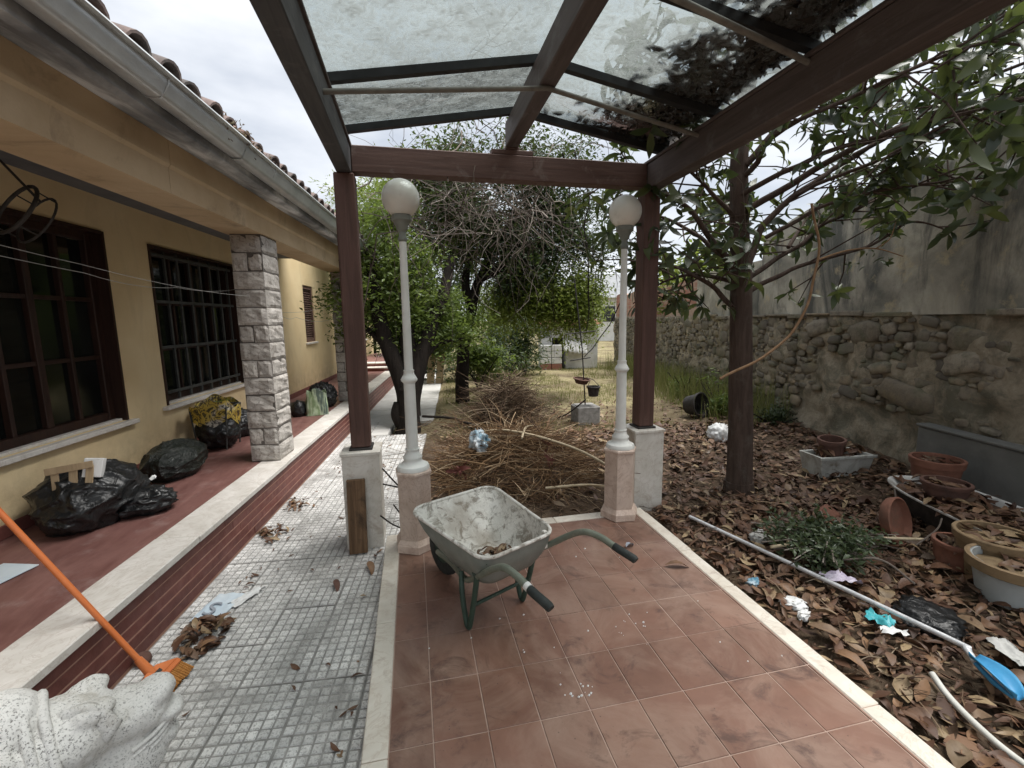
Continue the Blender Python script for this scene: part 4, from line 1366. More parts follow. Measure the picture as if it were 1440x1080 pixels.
def leaf_heap(name, cx, cy, r, n, label, z=GZ, hh=.05, sc=.8):
    k = MB()
    for i in range(n):
        a, d = rnd.uniform(0, 6.28), rnd.random() ** .6 * r
        px, py = cx + d * math.cos(a), cy + 1.4 * d * math.sin(a)
        hz = hh * (1 - d / r) * rnd.random()
        put_leaf(k, rnd.choice(DEAD), Matrix.Translation((px, py, z + .012 + hz)) @ rand_rot(.55) @ Matrix.Scale(rnd.uniform(.5, 1.) * sc, 4))
    return tag(k.build(name, 'dead_leaf', None, 180), label, 'leaves')
leaf_heap('leaf_heap', -1.22, 2.60, .13, 70, 'curled brown leaf heap on the path right behind the broom head', GZ, .07)
leaf_heap('leaf_heap', -1.20, 3.85, .12, 36, 'small dry leaf heap on the path along the riser, nearest the front pillar', GZ, .04, .7)
leaf_heap('leaf_heap', -1.16, 4.45, .12, 30, 'farther small dry leaf heap along the riser beyond the front pillar', GZ, .04, .7)
k = MB()
for i in range(150):
    y = rnd.uniform(1.2, 7)
    x = rnd.choice((rnd.uniform(-1.45 + .0925 * y, -.3), -.30 + rnd.uniform(-.12, 0), -1.50 + .0925 * y + rnd.uniform(0, .12)))
    put_leaf(k, rnd.choice(DEAD), Matrix.Translation((x, y, GZ + .008)) @ rand_rot(.35) @ Matrix.Scale(rnd.uniform(.12, .42), 4))
stuff(k.build('path_litter', 'dead_leaf', None, 180), 'bits of dry leaf scattered over the pale paving', 'leaf litter')
for lx, ly, s_, mt, lab in ((-.56, 2.93, .75, 'terracotta_dark', 'single dark red leaf lying on the middle of the pale paving'), (-.36, 3.1, .9, 'dead_leaf', 'curled brown leaf against the patio kerb below the leaning board')):
    k = MB(); k.add(*DEAD[2])
    o = k.build('fallen_leaf', mt, None, 180, (lx, ly, GZ + .02), (.2, .1, .3))
    o.scale = (s_, s_, s_)
    tag(o, lab, 'leaf')
k = MB(); k.add(*DEAD[0])
tag(k.build('fallen_leaf', 'dead_leaf', None, 180, (1.60, 2.42, .018), (.1, .1, 1.3)), 'dry brown leaf curled on the tiles near the right kerb', 'leaf')
k = MB(); k.add(*DEAD[3])
tag(k.build('fallen_leaf', 'film_grey', None, 180, (1.42, 2.72, .018), (.3, .2, 2.3)), 'grey leaf lying on the tiles below the right wheelbarrow handle', 'leaf')
for pts, lab in (([(-.27, 3.42, .37), (-.12, 3.38, .34), (-.16, 3.40, .36), (-.27, 3.46, .48)], 'bent twig resting between the left plinth and the lamp pedestal'), ([(-.30, 3.40, .13), (-.2, 3.36, .06), (-.08, 3.3, .03)], 'dark twig propped low behind the left lamp pedestal'), ([(-.2, 3.42, .20), (-.13, 3.38, .10), (-.08, 3.34, .02)], 'thin straight twig leaning behind the left lamp pedestal')):
    k = MB(); k.tube(bez(pts, 4), .006, 6)
    tag(k.build('twig', 'bark_dark', None, 60), lab, 'twig')
# succulents growing out of the gutter
gp = empty('gutter_succulent', 'reddish succulent plants growing out of the roof gutter', 'plant', hw(.19, 3.62, 2.79), H_ROT)
k = MB()
for i in range(420):
    a = rnd.gauss(0, .17)
    z = abs(rnd.gauss(0, .065)) * (1 - min(abs(a), .3) * 1.5)
    put_leaf(k, leaf_tpl(.035, .016, .3, .2, 2), Matrix.Translation((rnd.gauss(0, .04), a, z)) @ rand_rot())
stuff(k.build('rosettes', 'succulent', gp))
k = MB()
for i in range(30):
    a = rnd.gauss(0, .15)
    k.tube([(rnd.gauss(0, .03), a, -.05), (rnd.gauss(0, .04), a + rnd.gauss(0, .03), .08)], .003, 4)
stuff(k.build('stems', 'twig_brown', gp))
for i, (yy, lab) in enumerate(((5.6, 'small weed tuft in the gutter farther along the roof'), (6.7, 'tiny weed tuft at the far end of the roof gutter'))):
    k = MB()
    for j in range(60):
        put_leaf(k, leaf_tpl(.035, .014, .3, .2, 2), Matrix.Translation(hw(.19 + rnd.gauss(0, .03), yy + rnd.gauss(0, .07), 2.80 + abs(rnd.gauss(0, .04)))) @ rand_rot())
    tag(k.build('gutter_weed', 'succulent'), lab, 'plant')

# ================================================================== GARDEN WALL
W_O, W_ROT = V((4.4, 0, 0)), math.atan2(-.196, .981)
WM = Matrix.Translation(W_O) @ Matrix.Rotation(W_ROT, 4, 'Z')
def ww(x, y, z):
    return WM @ V((x, y, z))
gw = empty('garden_wall', 'old rubble stone garden wall with stained plaster upper part behind the magnolia', 'wall', W_O, W_ROT)
def relief(x0, y0, y1, zf0, zf1, step, amp, freq, thick, mt, name, o=5):
    """uneven wall face from y0 to y1 between two height functions, with back and top"""
    ny, nz = max(2, int((y1 - y0) / step)), 0
    nz = max(2, int((zf1((y0 + y1) / 2) - zf0((y0 + y1) / 2)) / step))
    k = MB()
    def f(u, v):
        y = lerp(y0, y1, u)
        z = lerp(zf0(y), zf1(y), v)
        d = amp * fbm((y, z, 3.3), freq, o)
        return V((x0 - d, y, z))
    k.sheet(f, ny, nz)
    n = ny + 1
    top = nz * n
    b = len(k.v)
    for i in range(n):
        p = k.v[top + i]
        k.v.append((x0 + thick, p[1], p[2] + .01))
    for i in range(n):
        p = k.v[i]
        k.v.append((x0 + thick, p[1], p[2]))
    for i in range(ny):
        k.f.append((top + i, top + i + 1, b + i + 1, b + i))
        k.f.append((b + i, b + i + 1, b + n + i + 1, b + n + i))
    for s_ in (0, ny):
        k.f.append(tuple([s_ + n * j for j in range(nz + 1)] + [b + s_, b + n + s_]))
    k.f = [q[::-1] for q in k.f]
    k.mi = [0] * len(k.f)
    return k.build(name, mt, gw, 180 if amp > .02 else 40)
relief(.03, -1.2, 16.8, lambda y: -.3, lambda y: 1.60, .05, .065, 3.2, .45, 'rubble_mortar', 'rubble_core')
def ptop(y):
    if y < 3.25: return 3.42 + (3.25 - y) * .05
    if y < 3.6: return lerp(3.42, 3.07, sstep(3.25, 3.6, y))
    if y < 5.6: return 3.08 + .02 * math.sin(y * 5)
    if y < 6.75: return lerp(3.08, 2.88, (y - 5.6) / 1.15)
    return 2.88
relief(.0, -1.2, 6.75, lambda y: 1.585, ptop, .06, .022, 1.6, .3, 'old_plaster', 'plaster_face')
relief(.06, 6.76, 9.4, lambda y: 1.58, lambda y: 2.52, .08, .015, 1.6, .3, 'old_plaster', 'plaster_face')
relief(.08, 9.41, 16.8, lambda y: 1.58, lambda y: 2.42 - .04 * math.sin(y * 3), .12, .012, 1.6, .25, 'far_brick', 'brick_face')
# coping under the plaster
y = -1.2
while y < 9:
    L = rnd.uniform(.35, .7)
    k = MB(); k.box(-.04 + rnd.uniform(-.02, .025), .03, y, y + L - rnd.uniform(.01, .05), 1.575 + rnd.uniform(-.02, .01), 1.625 + rnd.uniform(-.025, .012), ch=.01)
    if rnd.random() < .7:
        k.build('ledge_stone', 'rubble_stone', gw, None, None, (rnd.uniform(-.004, .004), 0, rnd.uniform(-.002, .002)))
    y += L
# stones
rocks = []
for s_ in range(9):
    bm = bmesh.new()
    bmesh.ops.create_cube(bm, size=1)
    bmesh.ops.subdivide_edges(bm, edges=bm.edges[:], cuts=2, use_grid_fill=True)
    for v in bm.verts:
        p = v.co.copy()
        sp = p.normalized() * .62
        p = lerp(p, sp, .55)
        p += p.normalized() * .13 * fbm(p * 2.2 + V((s_ * 5, s_, 1)), 1, 3)
        v.co = p
    me = bpy.data.meshes.new('stone')
    bm.to_mesh(me); bm.free()
    me.materials.append(MAT['rubble_stone'])
    me.shade_smooth()
    rocks.append(me)
stones = []
cell = {}
def free(y, z, L, h):
    for i in range(int((y - .7) / .5), int((y + .7) / .5) + 1):
        for (a, b, c, d) in cell.get(i, ()):
            if abs(y - a) < (L + c) * .47 and abs(z - b) < (h + d) * .47:
                return False
    return True
def place(y, z, L, h):
    stones.append((y, z, L, h))
    cell.setdefault(int(y / .5), []).append((y, z, L, h))
for q in ((3.85, .72, .62, .24), (3.3, 1.12, .36, .2), (4.5, 1.38, .44, .26), (5.3, 1.42, .36, .2), (4.2, .98, .3, .14)):
    cell.setdefault(int(q[0] / .5), []).append(q)
for size, tries in ((.26, 90), (.19, 700), (.14, 2600), (.10, 5500), (.065, 6000)):
    for _ in range(tries):
        y, z = 2.0 + 14.6 * rnd.random() ** 1.35, rnd.uniform(.0, 1.54)
        L, h = size * rnd.uniform(.75, 1.5), size * rnd.uniform(.5, .85)
        if y < 3.62 and z - h / 2 < .5: continue
        if z + h / 2 > 1.6: continue
        keep = .38 if y < 3.6 else .62 if y < 6 else .95
        if z > 1.15 and y > 3.4: keep = .95
        if z < .55 and 3.55 < y < 5.6: keep = .3
        if noise.noise(V((y * 1.1, z * 1.6, 7))) * .5 + .5 > keep: continue
        if free(y, z, L, h):
            place(y, z, L, h)
big = [(3.85, .72, .62, .24), (3.3, 1.12, .36, .2), (4.5, 1.38, .44, .26), (5.3, 1.42, .36, .2), (4.2, .98, .3, .14)]
stones.sort(key=lambda s_: -(s_[2] * s_[3]) / ((s_[0] ** 2 + 20)))
k = MB()
for i, (y, z, L, h) in enumerate(big + stones):
    dep = rnd.uniform(.10, .15) if i < len(big) else rnd.uniform(.045, .085)
    if i < 300:
        o = link('stone', rnd.choice(rocks), gw, (.03 + rnd.uniform(-.012, .012), y, z), (rnd.uniform(-.28, .28), rnd.uniform(-.12, .12), rnd.uniform(-.1, .1)))
        o.scale = (dep, L, h)
    else:
        me = rnd.choice(rocks)
        Mx = Matrix.Translation((.03 + rnd.uniform(-.012, .012), y, z)) @ Euler((rnd.uniform(-.16, .16), 0, 0)).to_matrix().to_4x4() @ Matrix.Diagonal((dep, L, h, 1))
        k.add([tuple(Mx @ v.co) for v in me.vertices], [tuple(p.vertices) for p in me.polygons])
stuff(k.build('far_stones', 'rubble_stone', gw, 38))
# low concrete plinth at the right
cp = MB()
cp.box(-.13, .0, -1.2, 3.52, -.25, .47, ch=.012)
cp.build('concrete_plinth', 'concrete_dark', gw)
B('plinth_edge', 'concrete_dark', gw, -.145, -.0, -1.2, 3.53, .471, .50, ch=.008)

# ================================================================== POTS AND JUNK BY THE WALL
def pot_mesh(rt, rb, h, rim=.02, th=.012, n=28):
    k = MB()
    k.lathe([(.001, 0), (rb, 0), (lerp(rb, rt, .8), h * .8), (lerp(rb, rt, .8) + rim * .6, h * .81), (rt + rim * .6, h - .006), (rt + rim * .4, h), (rt - th, h), (rt - th, h * .8), (rb - th, .03), (.001, .03)], n, caps=False)
    return k
def pot(name, mt, label, x, y, z, rt, rb, h, rot=(0, 0, 0), fill=True, rim=.02):
    p = empty(name, label, 'pot', (x, y, z))
    p.rotation_euler = rot
    pot_mesh(rt, rb, h, rim).build('pot_wall', mt, p, 40)
    if fill:
        k = MB()
        k.lathe([(rt - .016, h * .80), (rt * .5, h * .86), (.001, h * .88)], 20, caps=False)
        for i in range(14):
            a, d = rnd.uniform(0, 6.28), rnd.random() ** .5 * rt * .75
            put_leaf(k, rnd.choice(DEAD), Matrix.Translation((d * math.cos(a), d * math.sin(a), h * .92)) @ rand_rot(.4) @ Matrix.Scale(.8, 4))
        k.build('dead_leaves', 'dead_leaf', p, 180)
    return p
# long white planter with a brown pot inside
plr = empty('window_box', 'long dirty white planter trough with dead plants against the stone wall', 'planter', (4.33, 3.78, -.07), RAD(-4))
k = MB()
for a, b in ((0, 0),):
    k.add([(-.27, -.12, 0), (.27, -.12, 0), (.27, .12, 0), (-.27, .12, 0), (-.31, -.15, .22), (.31, -.15, .22), (.31, .15, .22), (-.31, .15, .22), (-.285, -.125, .22), (.285, -.125, .22), (.285, .125, .22), (-.285, .125, .22), (-.26, -.11, .12), (.26, -.11, .12), (.26, .11, .12), (-.26, .11, .12)],
          [(3, 2, 1, 0), (0, 1, 5, 4), (1, 2, 6, 5), (2, 3, 7, 6), (3, 0, 4, 7), (4, 5, 9, 8), (5, 6, 10, 9), (6, 7, 11, 10), (7, 4, 8, 11), (8, 9, 13, 12), (9, 10, 14, 13), (10, 11, 15, 14), (11, 8, 12, 15)])
k.build('trough', 'plastic_white', plr)
B('rim', 'plastic_white', plr, -.33, .33, -.165, -.152, .195, .225, ch=.004)
k = MB(); k.box(-.258, .258, -.108, .108, .121, .16); k.build('soil_fill', 'soil', plr)
k = MB()
for i in range(60):
    put_leaf(k, rnd.choice(DEAD), Matrix.Translation((rnd.uniform(-.24, .27), rnd.uniform(-.12, .12), rnd.uniform(.17, .27))) @ rand_rot(1.))
k.build('dead_plants', 'dead_leaf', plr, 180)
pot('flower_pot', 'terracotta_dark', 'dark brown clay pot standing in the white planter trough', 4.27, 3.79, .07, .12, .10, .24, (RAD(4), RAD(-5), 0), False)
# enamel tub with a long curved white rim
tub = empty('enamel_tub', 'old white-rimmed tub filled with dead leaves below the concrete plinth', 'tub', (4.03, 2.30, -.10), RAD(-16))
def oval(a, b, z, n=40):
    return [(a * math.copysign(abs(math.cos(t)) ** .75, math.cos(t)), b * math.copysign(abs(math.sin(t)) ** .75, math.sin(t)), z) for t in [2 * math.pi * i / n for i in range(n)]]
k = MB()
rings = [oval(.20, .52, .0), oval(.27, .66, .13), oval(.30, .74, .235), oval(.325, .77, .25), oval(.325, .77, .262), oval(.30, .745, .255), oval(.26, .66, .18)]
n = 40
for r_ in rings: k.v += r_
for i in range(len(rings) - 1):
    for j in range(n):
        k.f.append((i * n + j, i * n + (j + 1) % n, (i + 1) * n + (j + 1) % n, (i + 1) * n + j)); k.mi.append(0 if i >= 2 else 1)
k.f.append(tuple(range(n))[::-1]); k.mi.append(1)
k.build('tub_shell', ['enamel', 'dark_metal'], tub, 40)
k = MB()
k.add(oval(.285, .70, .215), [tuple(range(n))])
for i in range(260):
    a, d = rnd.uniform(0, 6.28), rnd.random() ** .5
    put_leaf(k, rnd.choice(DEAD), Matrix.Translation((.30 * d * math.cos(a), .73 * d * math.sin(a), .235 + .04 * rnd.random())) @ rand_rot(.5))
k.build('leaf_fill', 'dead_leaf', tub, 180)
pot('flower_pot', 'terracotta', 'terracotta pot with a wide rim standing against the concrete plinth', 4.52, 2.98, -.02, .185, .14, .34)
pot('flower_pot', 'terracotta_dark', 'dark clay pot sunk among leaves in the white-rimmed tub', 4.10, 2.62, .10, .15, .12, .17)
pot('flower_pot', 'terracotta', 'small terracotta pot tipped on its side at the picture edge by the tub', 4.35, 2.02, .17, .11, .085, .18, (RAD(80), 0, RAD(-120)), False)
pot('flower_pot', 'terracotta', 'short terracotta pot half buried in leaves under the tub rim', 3.50, 2.12, -.07, .13, .12, .16)
pot('bucket', 'ochre_rim', 'ochre brown plant tub full of leaves behind the grey bucket', 3.58, 1.98, -.07, .20, .165, .27)
gb = pot('bucket', 'plastic_grey', 'pale grey plastic bucket of dead leaves at the right picture edge', 3.36, 1.76, -.07, .19, .145, .235)
k = MB(); k.lathe([(.193, .175), (.211, .185), (.213, .24), (.2, .246), (.188, .24)], 28, caps=False); k.build('rim_band', 'ochre_rim', gb, 40)
# saucer standing on edge
k = MB(); k.lathe([(.001, 0), (.145, 0), (.165, .02), (.172, .07), (.162, .075), (.150, .03), (.001, .022)], 32, caps=False)
o = k.build('pot_saucer', 'terracotta', None, 40, (3.40, 2.50, .08), (RAD(74), RAD(10), RAD(14)))
tag(o, 'round terracotta saucer standing on edge in the dead leaves', 'saucer')
k = MB(); k.sheet(lambda u, v: V(((u - .5) * .24, (v - .5) * .13, .03 * math.sin(u * 3.1))), 8, 4)
o = k.build('pot_shard', 'terracotta', None, 180, (3.28, 2.88, -.02), (RAD(28), 0, .4)); o.modifiers.new('s', 'SOLIDIFY').thickness = .012
tag(o, 'flat terracotta shard lying above the low green shrub', 'shard')
# sticks, pole with blue scoop, hose
k = MB()
scp = empty('litter_scoop', 'long aluminium pole with a blue plastic scoop lying along the patio kerb', 'scoop', (0, 0, 0))
k.tube(bez([(2.16, 3.12, -.03), (2.34, 2.33, -.01), (2.525, 1.52, .005), (2.525, 1.45, .004), (2.49, 1.385, -.012)], 6), .014, 10); k.build('pole', 'aluminium', scp, 60)
k = MB()
def scoop(u, v):
    w = .055 * math.sin(math.pi * min(max(v * .93 + .05, .06), .985)) ** .55
    a = (u - .5) * 2
    return V((a * w, v * .225, .028 * (a * a) + .022 * math.sin(v * 3.0) - .01))
k.sheet(scoop, 12, 14)
o = k.build('scoop_blade', 'plastic_blue', scp, 180, (2.485, 1.395, .015), (RAD(-4), RAD(-10), RAD(160)))
o.modifiers.new('s', 'SOLIDIFY').thickness = .005
k = MB(); k.tube([(0, .015, -.012), (.0, .12, -.014), (0, .2, -.004)], [.010, .013, .006], 8); k.build('scoop_rib', 'plastic_blue', scp, 60, (2.485, 1.39, .004), (RAD(-4), RAD(-10), RAD(158)))
k = MB(); k.tube(bez([(2.235, 1.39, -.02), (2.20, 1.30, -.045), (2.155, 1.17, -.05), (2.13, 1.03, -.05), (2.15, .85, -.05), (2.25, .6, -.05)], 6), .0135, 10)
tag(k.build('garden_hose', 'hose_white', None, 60), 'white plastic hose curving over dead leaves in the lower right corner', 'hose')
k = MB(); k.tube([(2.33, 2.45, .03), (2.75, 2.37, .075), (3.12, 2.31, .065), (3.42, 2.27, .04)], [.011, .012, .0115, .010], 8)
for x_ in (2.45, 2.72, 2.98, 3.2):
    t = (x_ - 2.33) / 1.09
    k.tube([lerp(V((2.33, 2.45, .045)), V((3.42, 2.27, .055)), t) + V((-.004, 0, .012)), lerp(V((2.33, 2.45, .045)), V((3.42, 2.27, .055)), t) + V((.004, 0, .012))], .014, 8)
tag(k.build('bamboo_cane', 'bamboo', None, 60), 'pale bamboo cane lying across the low green shrub', 'cane')
for pts, lab in (([(3.60, 2.30, .16), (3.52, 2.27, .10), (3.32, 2.25, .02)], 'bent pale twig hanging from the white tub rim'), ([(3.72, 2.72, .21), (3.70, 2.69, .14), (3.69, 2.68, .08)], 'short pale root hooked over the tub rim'), ([(2.60, 2.16, .06), (2.72, 2.02, .12), (2.83, 1.9, .02)], 'thin bare twig sticking out of the low shrub')):
    k = MB(); k.tube(bez(pts, 5), .006, 6)
    tag(k.build('twig', 'twig_grey', None, 60), lab, 'twig')
# litter among the leaves
def wad(name, mt, lab, cat, loc, s3, seed, amp=.35):
    o = blob(name, mt, s3[0], s3[1], s3[2], seed, amp, 4, .4, 3.2, .25)
    o.location = loc
    o.rotation_euler = (0, 0, seed)
    return tag(o, lab, cat)
film('plastic_wrapper', 'film_turquoise', 'turquoise plastic wrapper scrap under the aluminium pole', 'wrapper', (2.39, 1.75, -.045), .09, .12, .5, 14, .06, 10, .01, .35)
film('plastic_wrapper', 'film_white', 'white scrap below the turquoise wrapper among dead leaves', 'wrapper', (2.36, 1.65, -.04), .12, .04, -.5, 17, .04, 8, .012, .3)
film('plastic_wrapper', 'film_purple', 'pale purple wrapper beside the shrub above the aluminium pole', 'wrapper', (2.50, 2.08, -.03), .17, .07, -.5, 19, .05, 10, .02, .3)
wad('rubbish_bag', 'black_plastic', 'torn black plastic film in the leaves behind the aluminium pole', 'rubbish bag', (2.68, 1.72, -.08), (.16, .12, .05), 61, .3)
film('paper_sheet', 'paper_grey', 'torn grey sheet lying in dead leaves behind the blue scoop', 'paper', (2.72, 1.36, -.035), .10, .24, -.35, 23, .04, 12, .02, .3)
wad('tissue', 'film_white', 'crumpled whitish tissue near the patio kerb among leaves', 'tissue', (2.09, 2.0, -.07), (.05, .06, .025), 67, .4)
wad('tissue', 'film_white', 'small white tissue scrap beside a twig, nearest the patio kerb', 'tissue', (2.06, 1.90, -.07), (.025, .045, .02), 68, .4)
wad('tissue', 'film_blue', 'little blue and white wrapper ball at the far end of the kerb', 'wrapper', (2.02, 2.24, -.07), (.03, .04, .02), 71, .4)
wad('crumpled_bag', 'film_white', 'crumpled white bag on the leaf litter beside the magnolia trunk', 'bag', (4.06, 5.30, -.09), (.15, .13, .13), 73, .25)
wad('crumpled_foil', 'paper_grey', 'greyish foil scrap left of the low shrub', 'wrapper', (2.42, 2.66, -.05), (.05, .04, .05), 75, .4)
pot('flower_pot', 'dark_metal', 'black plastic pot lying in tall weeds by the far wall', 4.55, 6.75, .10, .20, .15, .26, (RAD(80), 0, RAD(20)), False)
pot('flower_pot', 'terracotta', 'orange clay pot lying under the dark shrubs behind the brush pile', 1.35, 14.3, -.05, .2, .15, .3, (RAD(70), 0, 1.), False)

# ================================================================== LEAF LITTER
cands = []
def litter_ok(x, y):
    if x < 1.845 and y < 3.36: return False
    if x < path_right(y) + .12: return False
    if x > 4.35 + .2 * y: return False
    if (x - 1.05) ** 2 / .9 + (y - 4.9) ** 2 / .8 < 1 and y > 3.5: return False
    return True
for i in range(6600):
    if i < 2500:
        x, y = rnd.uniform(1.85, 3.9), rnd.uniform(.55, 3.4)
    elif i < 5400:
        x, y = rnd.uniform(1.85, 5.6), rnd.uniform(2.6, 6.2)
    else:
        x, y = rnd.uniform(-.1, 6.0), rnd.uniform(3.4, 8.5)
    if litter_ok(x, y):
        cands.append((x, y))
cands.sort(key=lambda p: p[0] ** 2 + p[1] ** 2 * 1.0)
dead_me = [tpl_mesh(t, 'leaf', 'dead_leaf') for t in DEAD]
k = MB()
nl = 0
for i, (x, y) in enumerate(cands):
    s_ = rnd.choice((rnd.uniform(.4, .7), rnd.uniform(.65, 1.0), rnd.uniform(.75, 1.2)))
    z = gh(x, y) + .018 + rnd.random() ** 1.6 * .05
    M_ = Matrix.Translation((x, y, z)) @ rand_rot(.45) @ Matrix.Scale(s_, 4)
    vis = x * .23 + y * .97 > .9
    if vis and nl < 290 and i % 3 == 0:
        nl += 1
        o = link('leaf', dead_me[i % 5], ground)
        o.matrix_world = M_ @ Matrix.Diagonal((rnd.uniform(.6, 1.45), rnd.uniform(.65, 1.1), rnd.uniform(.2, 1.6), 1))
    else:
        put_leaf(k, DEAD[i % 5], M_, True)
stuff(k.build('leaf_litter', 'dead_leaf', None, 180), 'thick carpet of brown magnolia leaves under the tree', 'leaf litter')
k = MB()
for i in range(5200):
    x, y = (rnd.uniform(1.86, 3.9), rnd.uniform(.5, 3.4)) if i < 3000 else (rnd.uniform(.0, 5.8), rnd.uniform(2.6, 8.5))
    if x < path_right(y) + .12 or (x < 1.85 and y < 3.36) or x > 4.3 + .2 * y: continue
    put_leaf(k, DEAD[i % 5], Matrix.Translation((x, y, gh(x, y) + .012 + .04 * rnd.random())) @ rand_rot(.8) @ Matrix.Scale(rnd.uniform(.12, .4), 4), True)
stuff(k.build('leaf_crumbs', 'dead_leaf', None, 180), 'broken leaf crumbs mixed through the leaf litter and soil', 'leaf litter')
k = MB()
for i in range(1500):
    x, y = rnd.uniform(1.86, 5), rnd.uniform(.6, 6)
    if not litter_ok(x, y): continue
    a, L = rnd.uniform(0, 3.14), rnd.uniform(.06, .22)
    z = gh(x, y) + rnd.uniform(.02, .07)
    k.tube([(x, y, z), (x + L * math.cos(a) * .5, y + L * math.sin(a) * .5, z + rnd.uniform(-.01, .03)), (x + L * math.cos(a), y + L * math.sin(a), z + rnd.uniform(-.02, .02))], .002, 3)
stuff(k.build('litter_twigs', 'twig_brown'), 'fine dry twigs strewn through the leaf litter', 'twigs')

# ================================================================== BRUSH PILES
def heap(name, cx, cy, rx, ry, h, n, mt, label, r=.0045, lmin=.35, lmax=1.1, spiky=.25):
    k = MB()
    def dome(x, y):
        d = ((x - cx) / rx) ** 2 + ((y - cy) / ry) ** 2
        return max(0, h * (1 - d) ** 1 if d < 1 else 0) ** 1.0
    for i in range(n):
        a, d = rnd.uniform(0, 6.28), rnd.random() ** .55
        x, y = cx + rx * d * math.cos(a), cy + ry * d * math.sin(a)
        L = rnd.uniform(lmin, lmax)
        ns = 5
        stray = rnd.random() < spiky
        if stray:
            th = a + rnd.gauss(0, .7)
            el = abs(rnd.gauss(.35, .3))
            p = V((x, y, gh(x, y) + dome(x, y) * rnd.uniform(.5, .95)))
        else:
            th = rnd.uniform(0, 6.28)
            el = rnd.gauss(0, .22)
            p = V((x - math.cos(th) * L / 2, y - math.sin(th) * L / 2, 0))
            p.z = max(gh(p.x, p.y), -.12) + .012 + dome(x, y) * rnd.uniform(.6, 1.05) * (1 if rnd.random() < .5 else .8) - math.sin(el) * L / 2
        sag = rnd.uniform(.1, .7)
        P = []
        bend = rnd.gauss(0, .5)
        for j in range(ns + 1):
            p.z = max(p.z, gh(p.x, p.y) + .008)
            P.append(tuple(p))
            p = p + V((math.cos(th) * math.cos(el), math.sin(th) * math.cos(el), math.sin(el))) * (L / ns)
            th += bend / ns + rnd.gauss(0, .10)
            el += -sag / ns + rnd.gauss(0, .08)
        rr = r * rnd.choice((.45, .6, .75, .9, 1.2, 1.9 if i % 9 == 0 else .7))
        k.tube(P, [rr * (1 - .5 * j / ns) for j in range(ns + 1)], 3 if rr < .006 else 5, False)
    # dense heart of the heap
    def core(u, v):
        x, y = cx + (u - .5) * 2 * rx, cy + (v - .5) * 2 * ry
        return V((x, y, max(gh(x, y) - .02, -.2) + dome(x, y) * .62 + .03 * fbm((x * 4, y * 4, 2))))
    o = empty(name, label, 'brush pile', (0, 0, 0))
    stuff(k.build('twigs', mt, o))
    c = MB(); c.sheet(core, 24, 24); c.build('heap_core', 'soil', o, 180)
    return o
heap('brush_pile', 1.05, 4.68, .80, .78, .54, 2500, 'twig_orange', 'low wide pile of orange-brown pruned twigs just behind the wheelbarrow', .0042, .2, .95, .14)
heap('brush_pile', 1.42, 6.9, .46, .46, .86, 1700, 'twig_brown', 'taller dark brown twig heap in the middle of the garden', .0048, .25, .7, .4)
k = MB()
for i in range(900):
    x, y = rnd.uniform(.1, 2.6), rnd.uniform(3.45, 8)
    if x < path_right(y) + .1: continue
    th, L = rnd.uniform(0, 6.28), rnd.uniform(.15, .7)
    z = gh(x, y) + .015
    k.tube([(x, y, z), (x + L / 2 * math.cos(th), y + L / 2 * math.sin(th), z + rnd.uniform(.0, .06)), (x + L * math.cos(th + .3), y + L * math.sin(th + .3), z + rnd.uniform(-.01, .03))], rnd.uniform(.002, .004), 3, False)
stuff(k.build('scattered_twigs', 'twig_brown'), 'loose twigs scattered on the soil round the brush piles', 'twigs')
for pts, r_, lab in (([(.62, 5.2, .25), (.95, 4.6, .42), (1.5, 4.1, .33), (1.9, 3.75, .12)], .013, 'long thick pale branch lying across the low twig pile'), ([(1.35, 5.0, .36), (1.15, 4.6, .44), (1.02, 4.25, .42)], .012, 'forked pale branch on top of the low twig pile'), ([(1.1, 3.7, .10), (1.5, 3.62, .12), (1.9, 3.5, .06)], .012, 'bare stick lying just behind the patio kerb'), ([(.1, 7.0, .12), (.55, 6.5, .16), (.95, 6.1, .05)], .02, 'dark stick lying left of the taller twig heap')):
    k = MB(); k.tube(bez(pts, 5), r_, 7)
    tag(k.build('branch', 'bamboo' if r_ < .02 else 'bark_dark', None, 60), lab, 'branch')
wad('crumpled_bag', 'film_blue', 'crumpled blue and white foil bag on the low twig pile', 'bag', (.64, 4.62, .24), (.14, .085, .11), 77, .6)
for q, (x_, y_, lab) in enumerate(((.38, 4.05, 'dull purple wilted leaf cluster at the left of the low twig pile'), (1.28, 4.2, 'dull purple wilted leaf cluster in front of the low twig pile'))):
    k = MB()
    for i in range(9):
        put_leaf(k, DEAD[i % 5], Matrix.Translation((x_ + rnd.gauss(0, .05), y_ + rnd.gauss(0, .05), .22 + rnd.gauss(0, .05))) @ rand_rot(1.4) @ Matrix.Scale(.9, 4))
    tag(k.build('wilted_leaves', 'skirting_red', None, 180), lab, 'leaves')

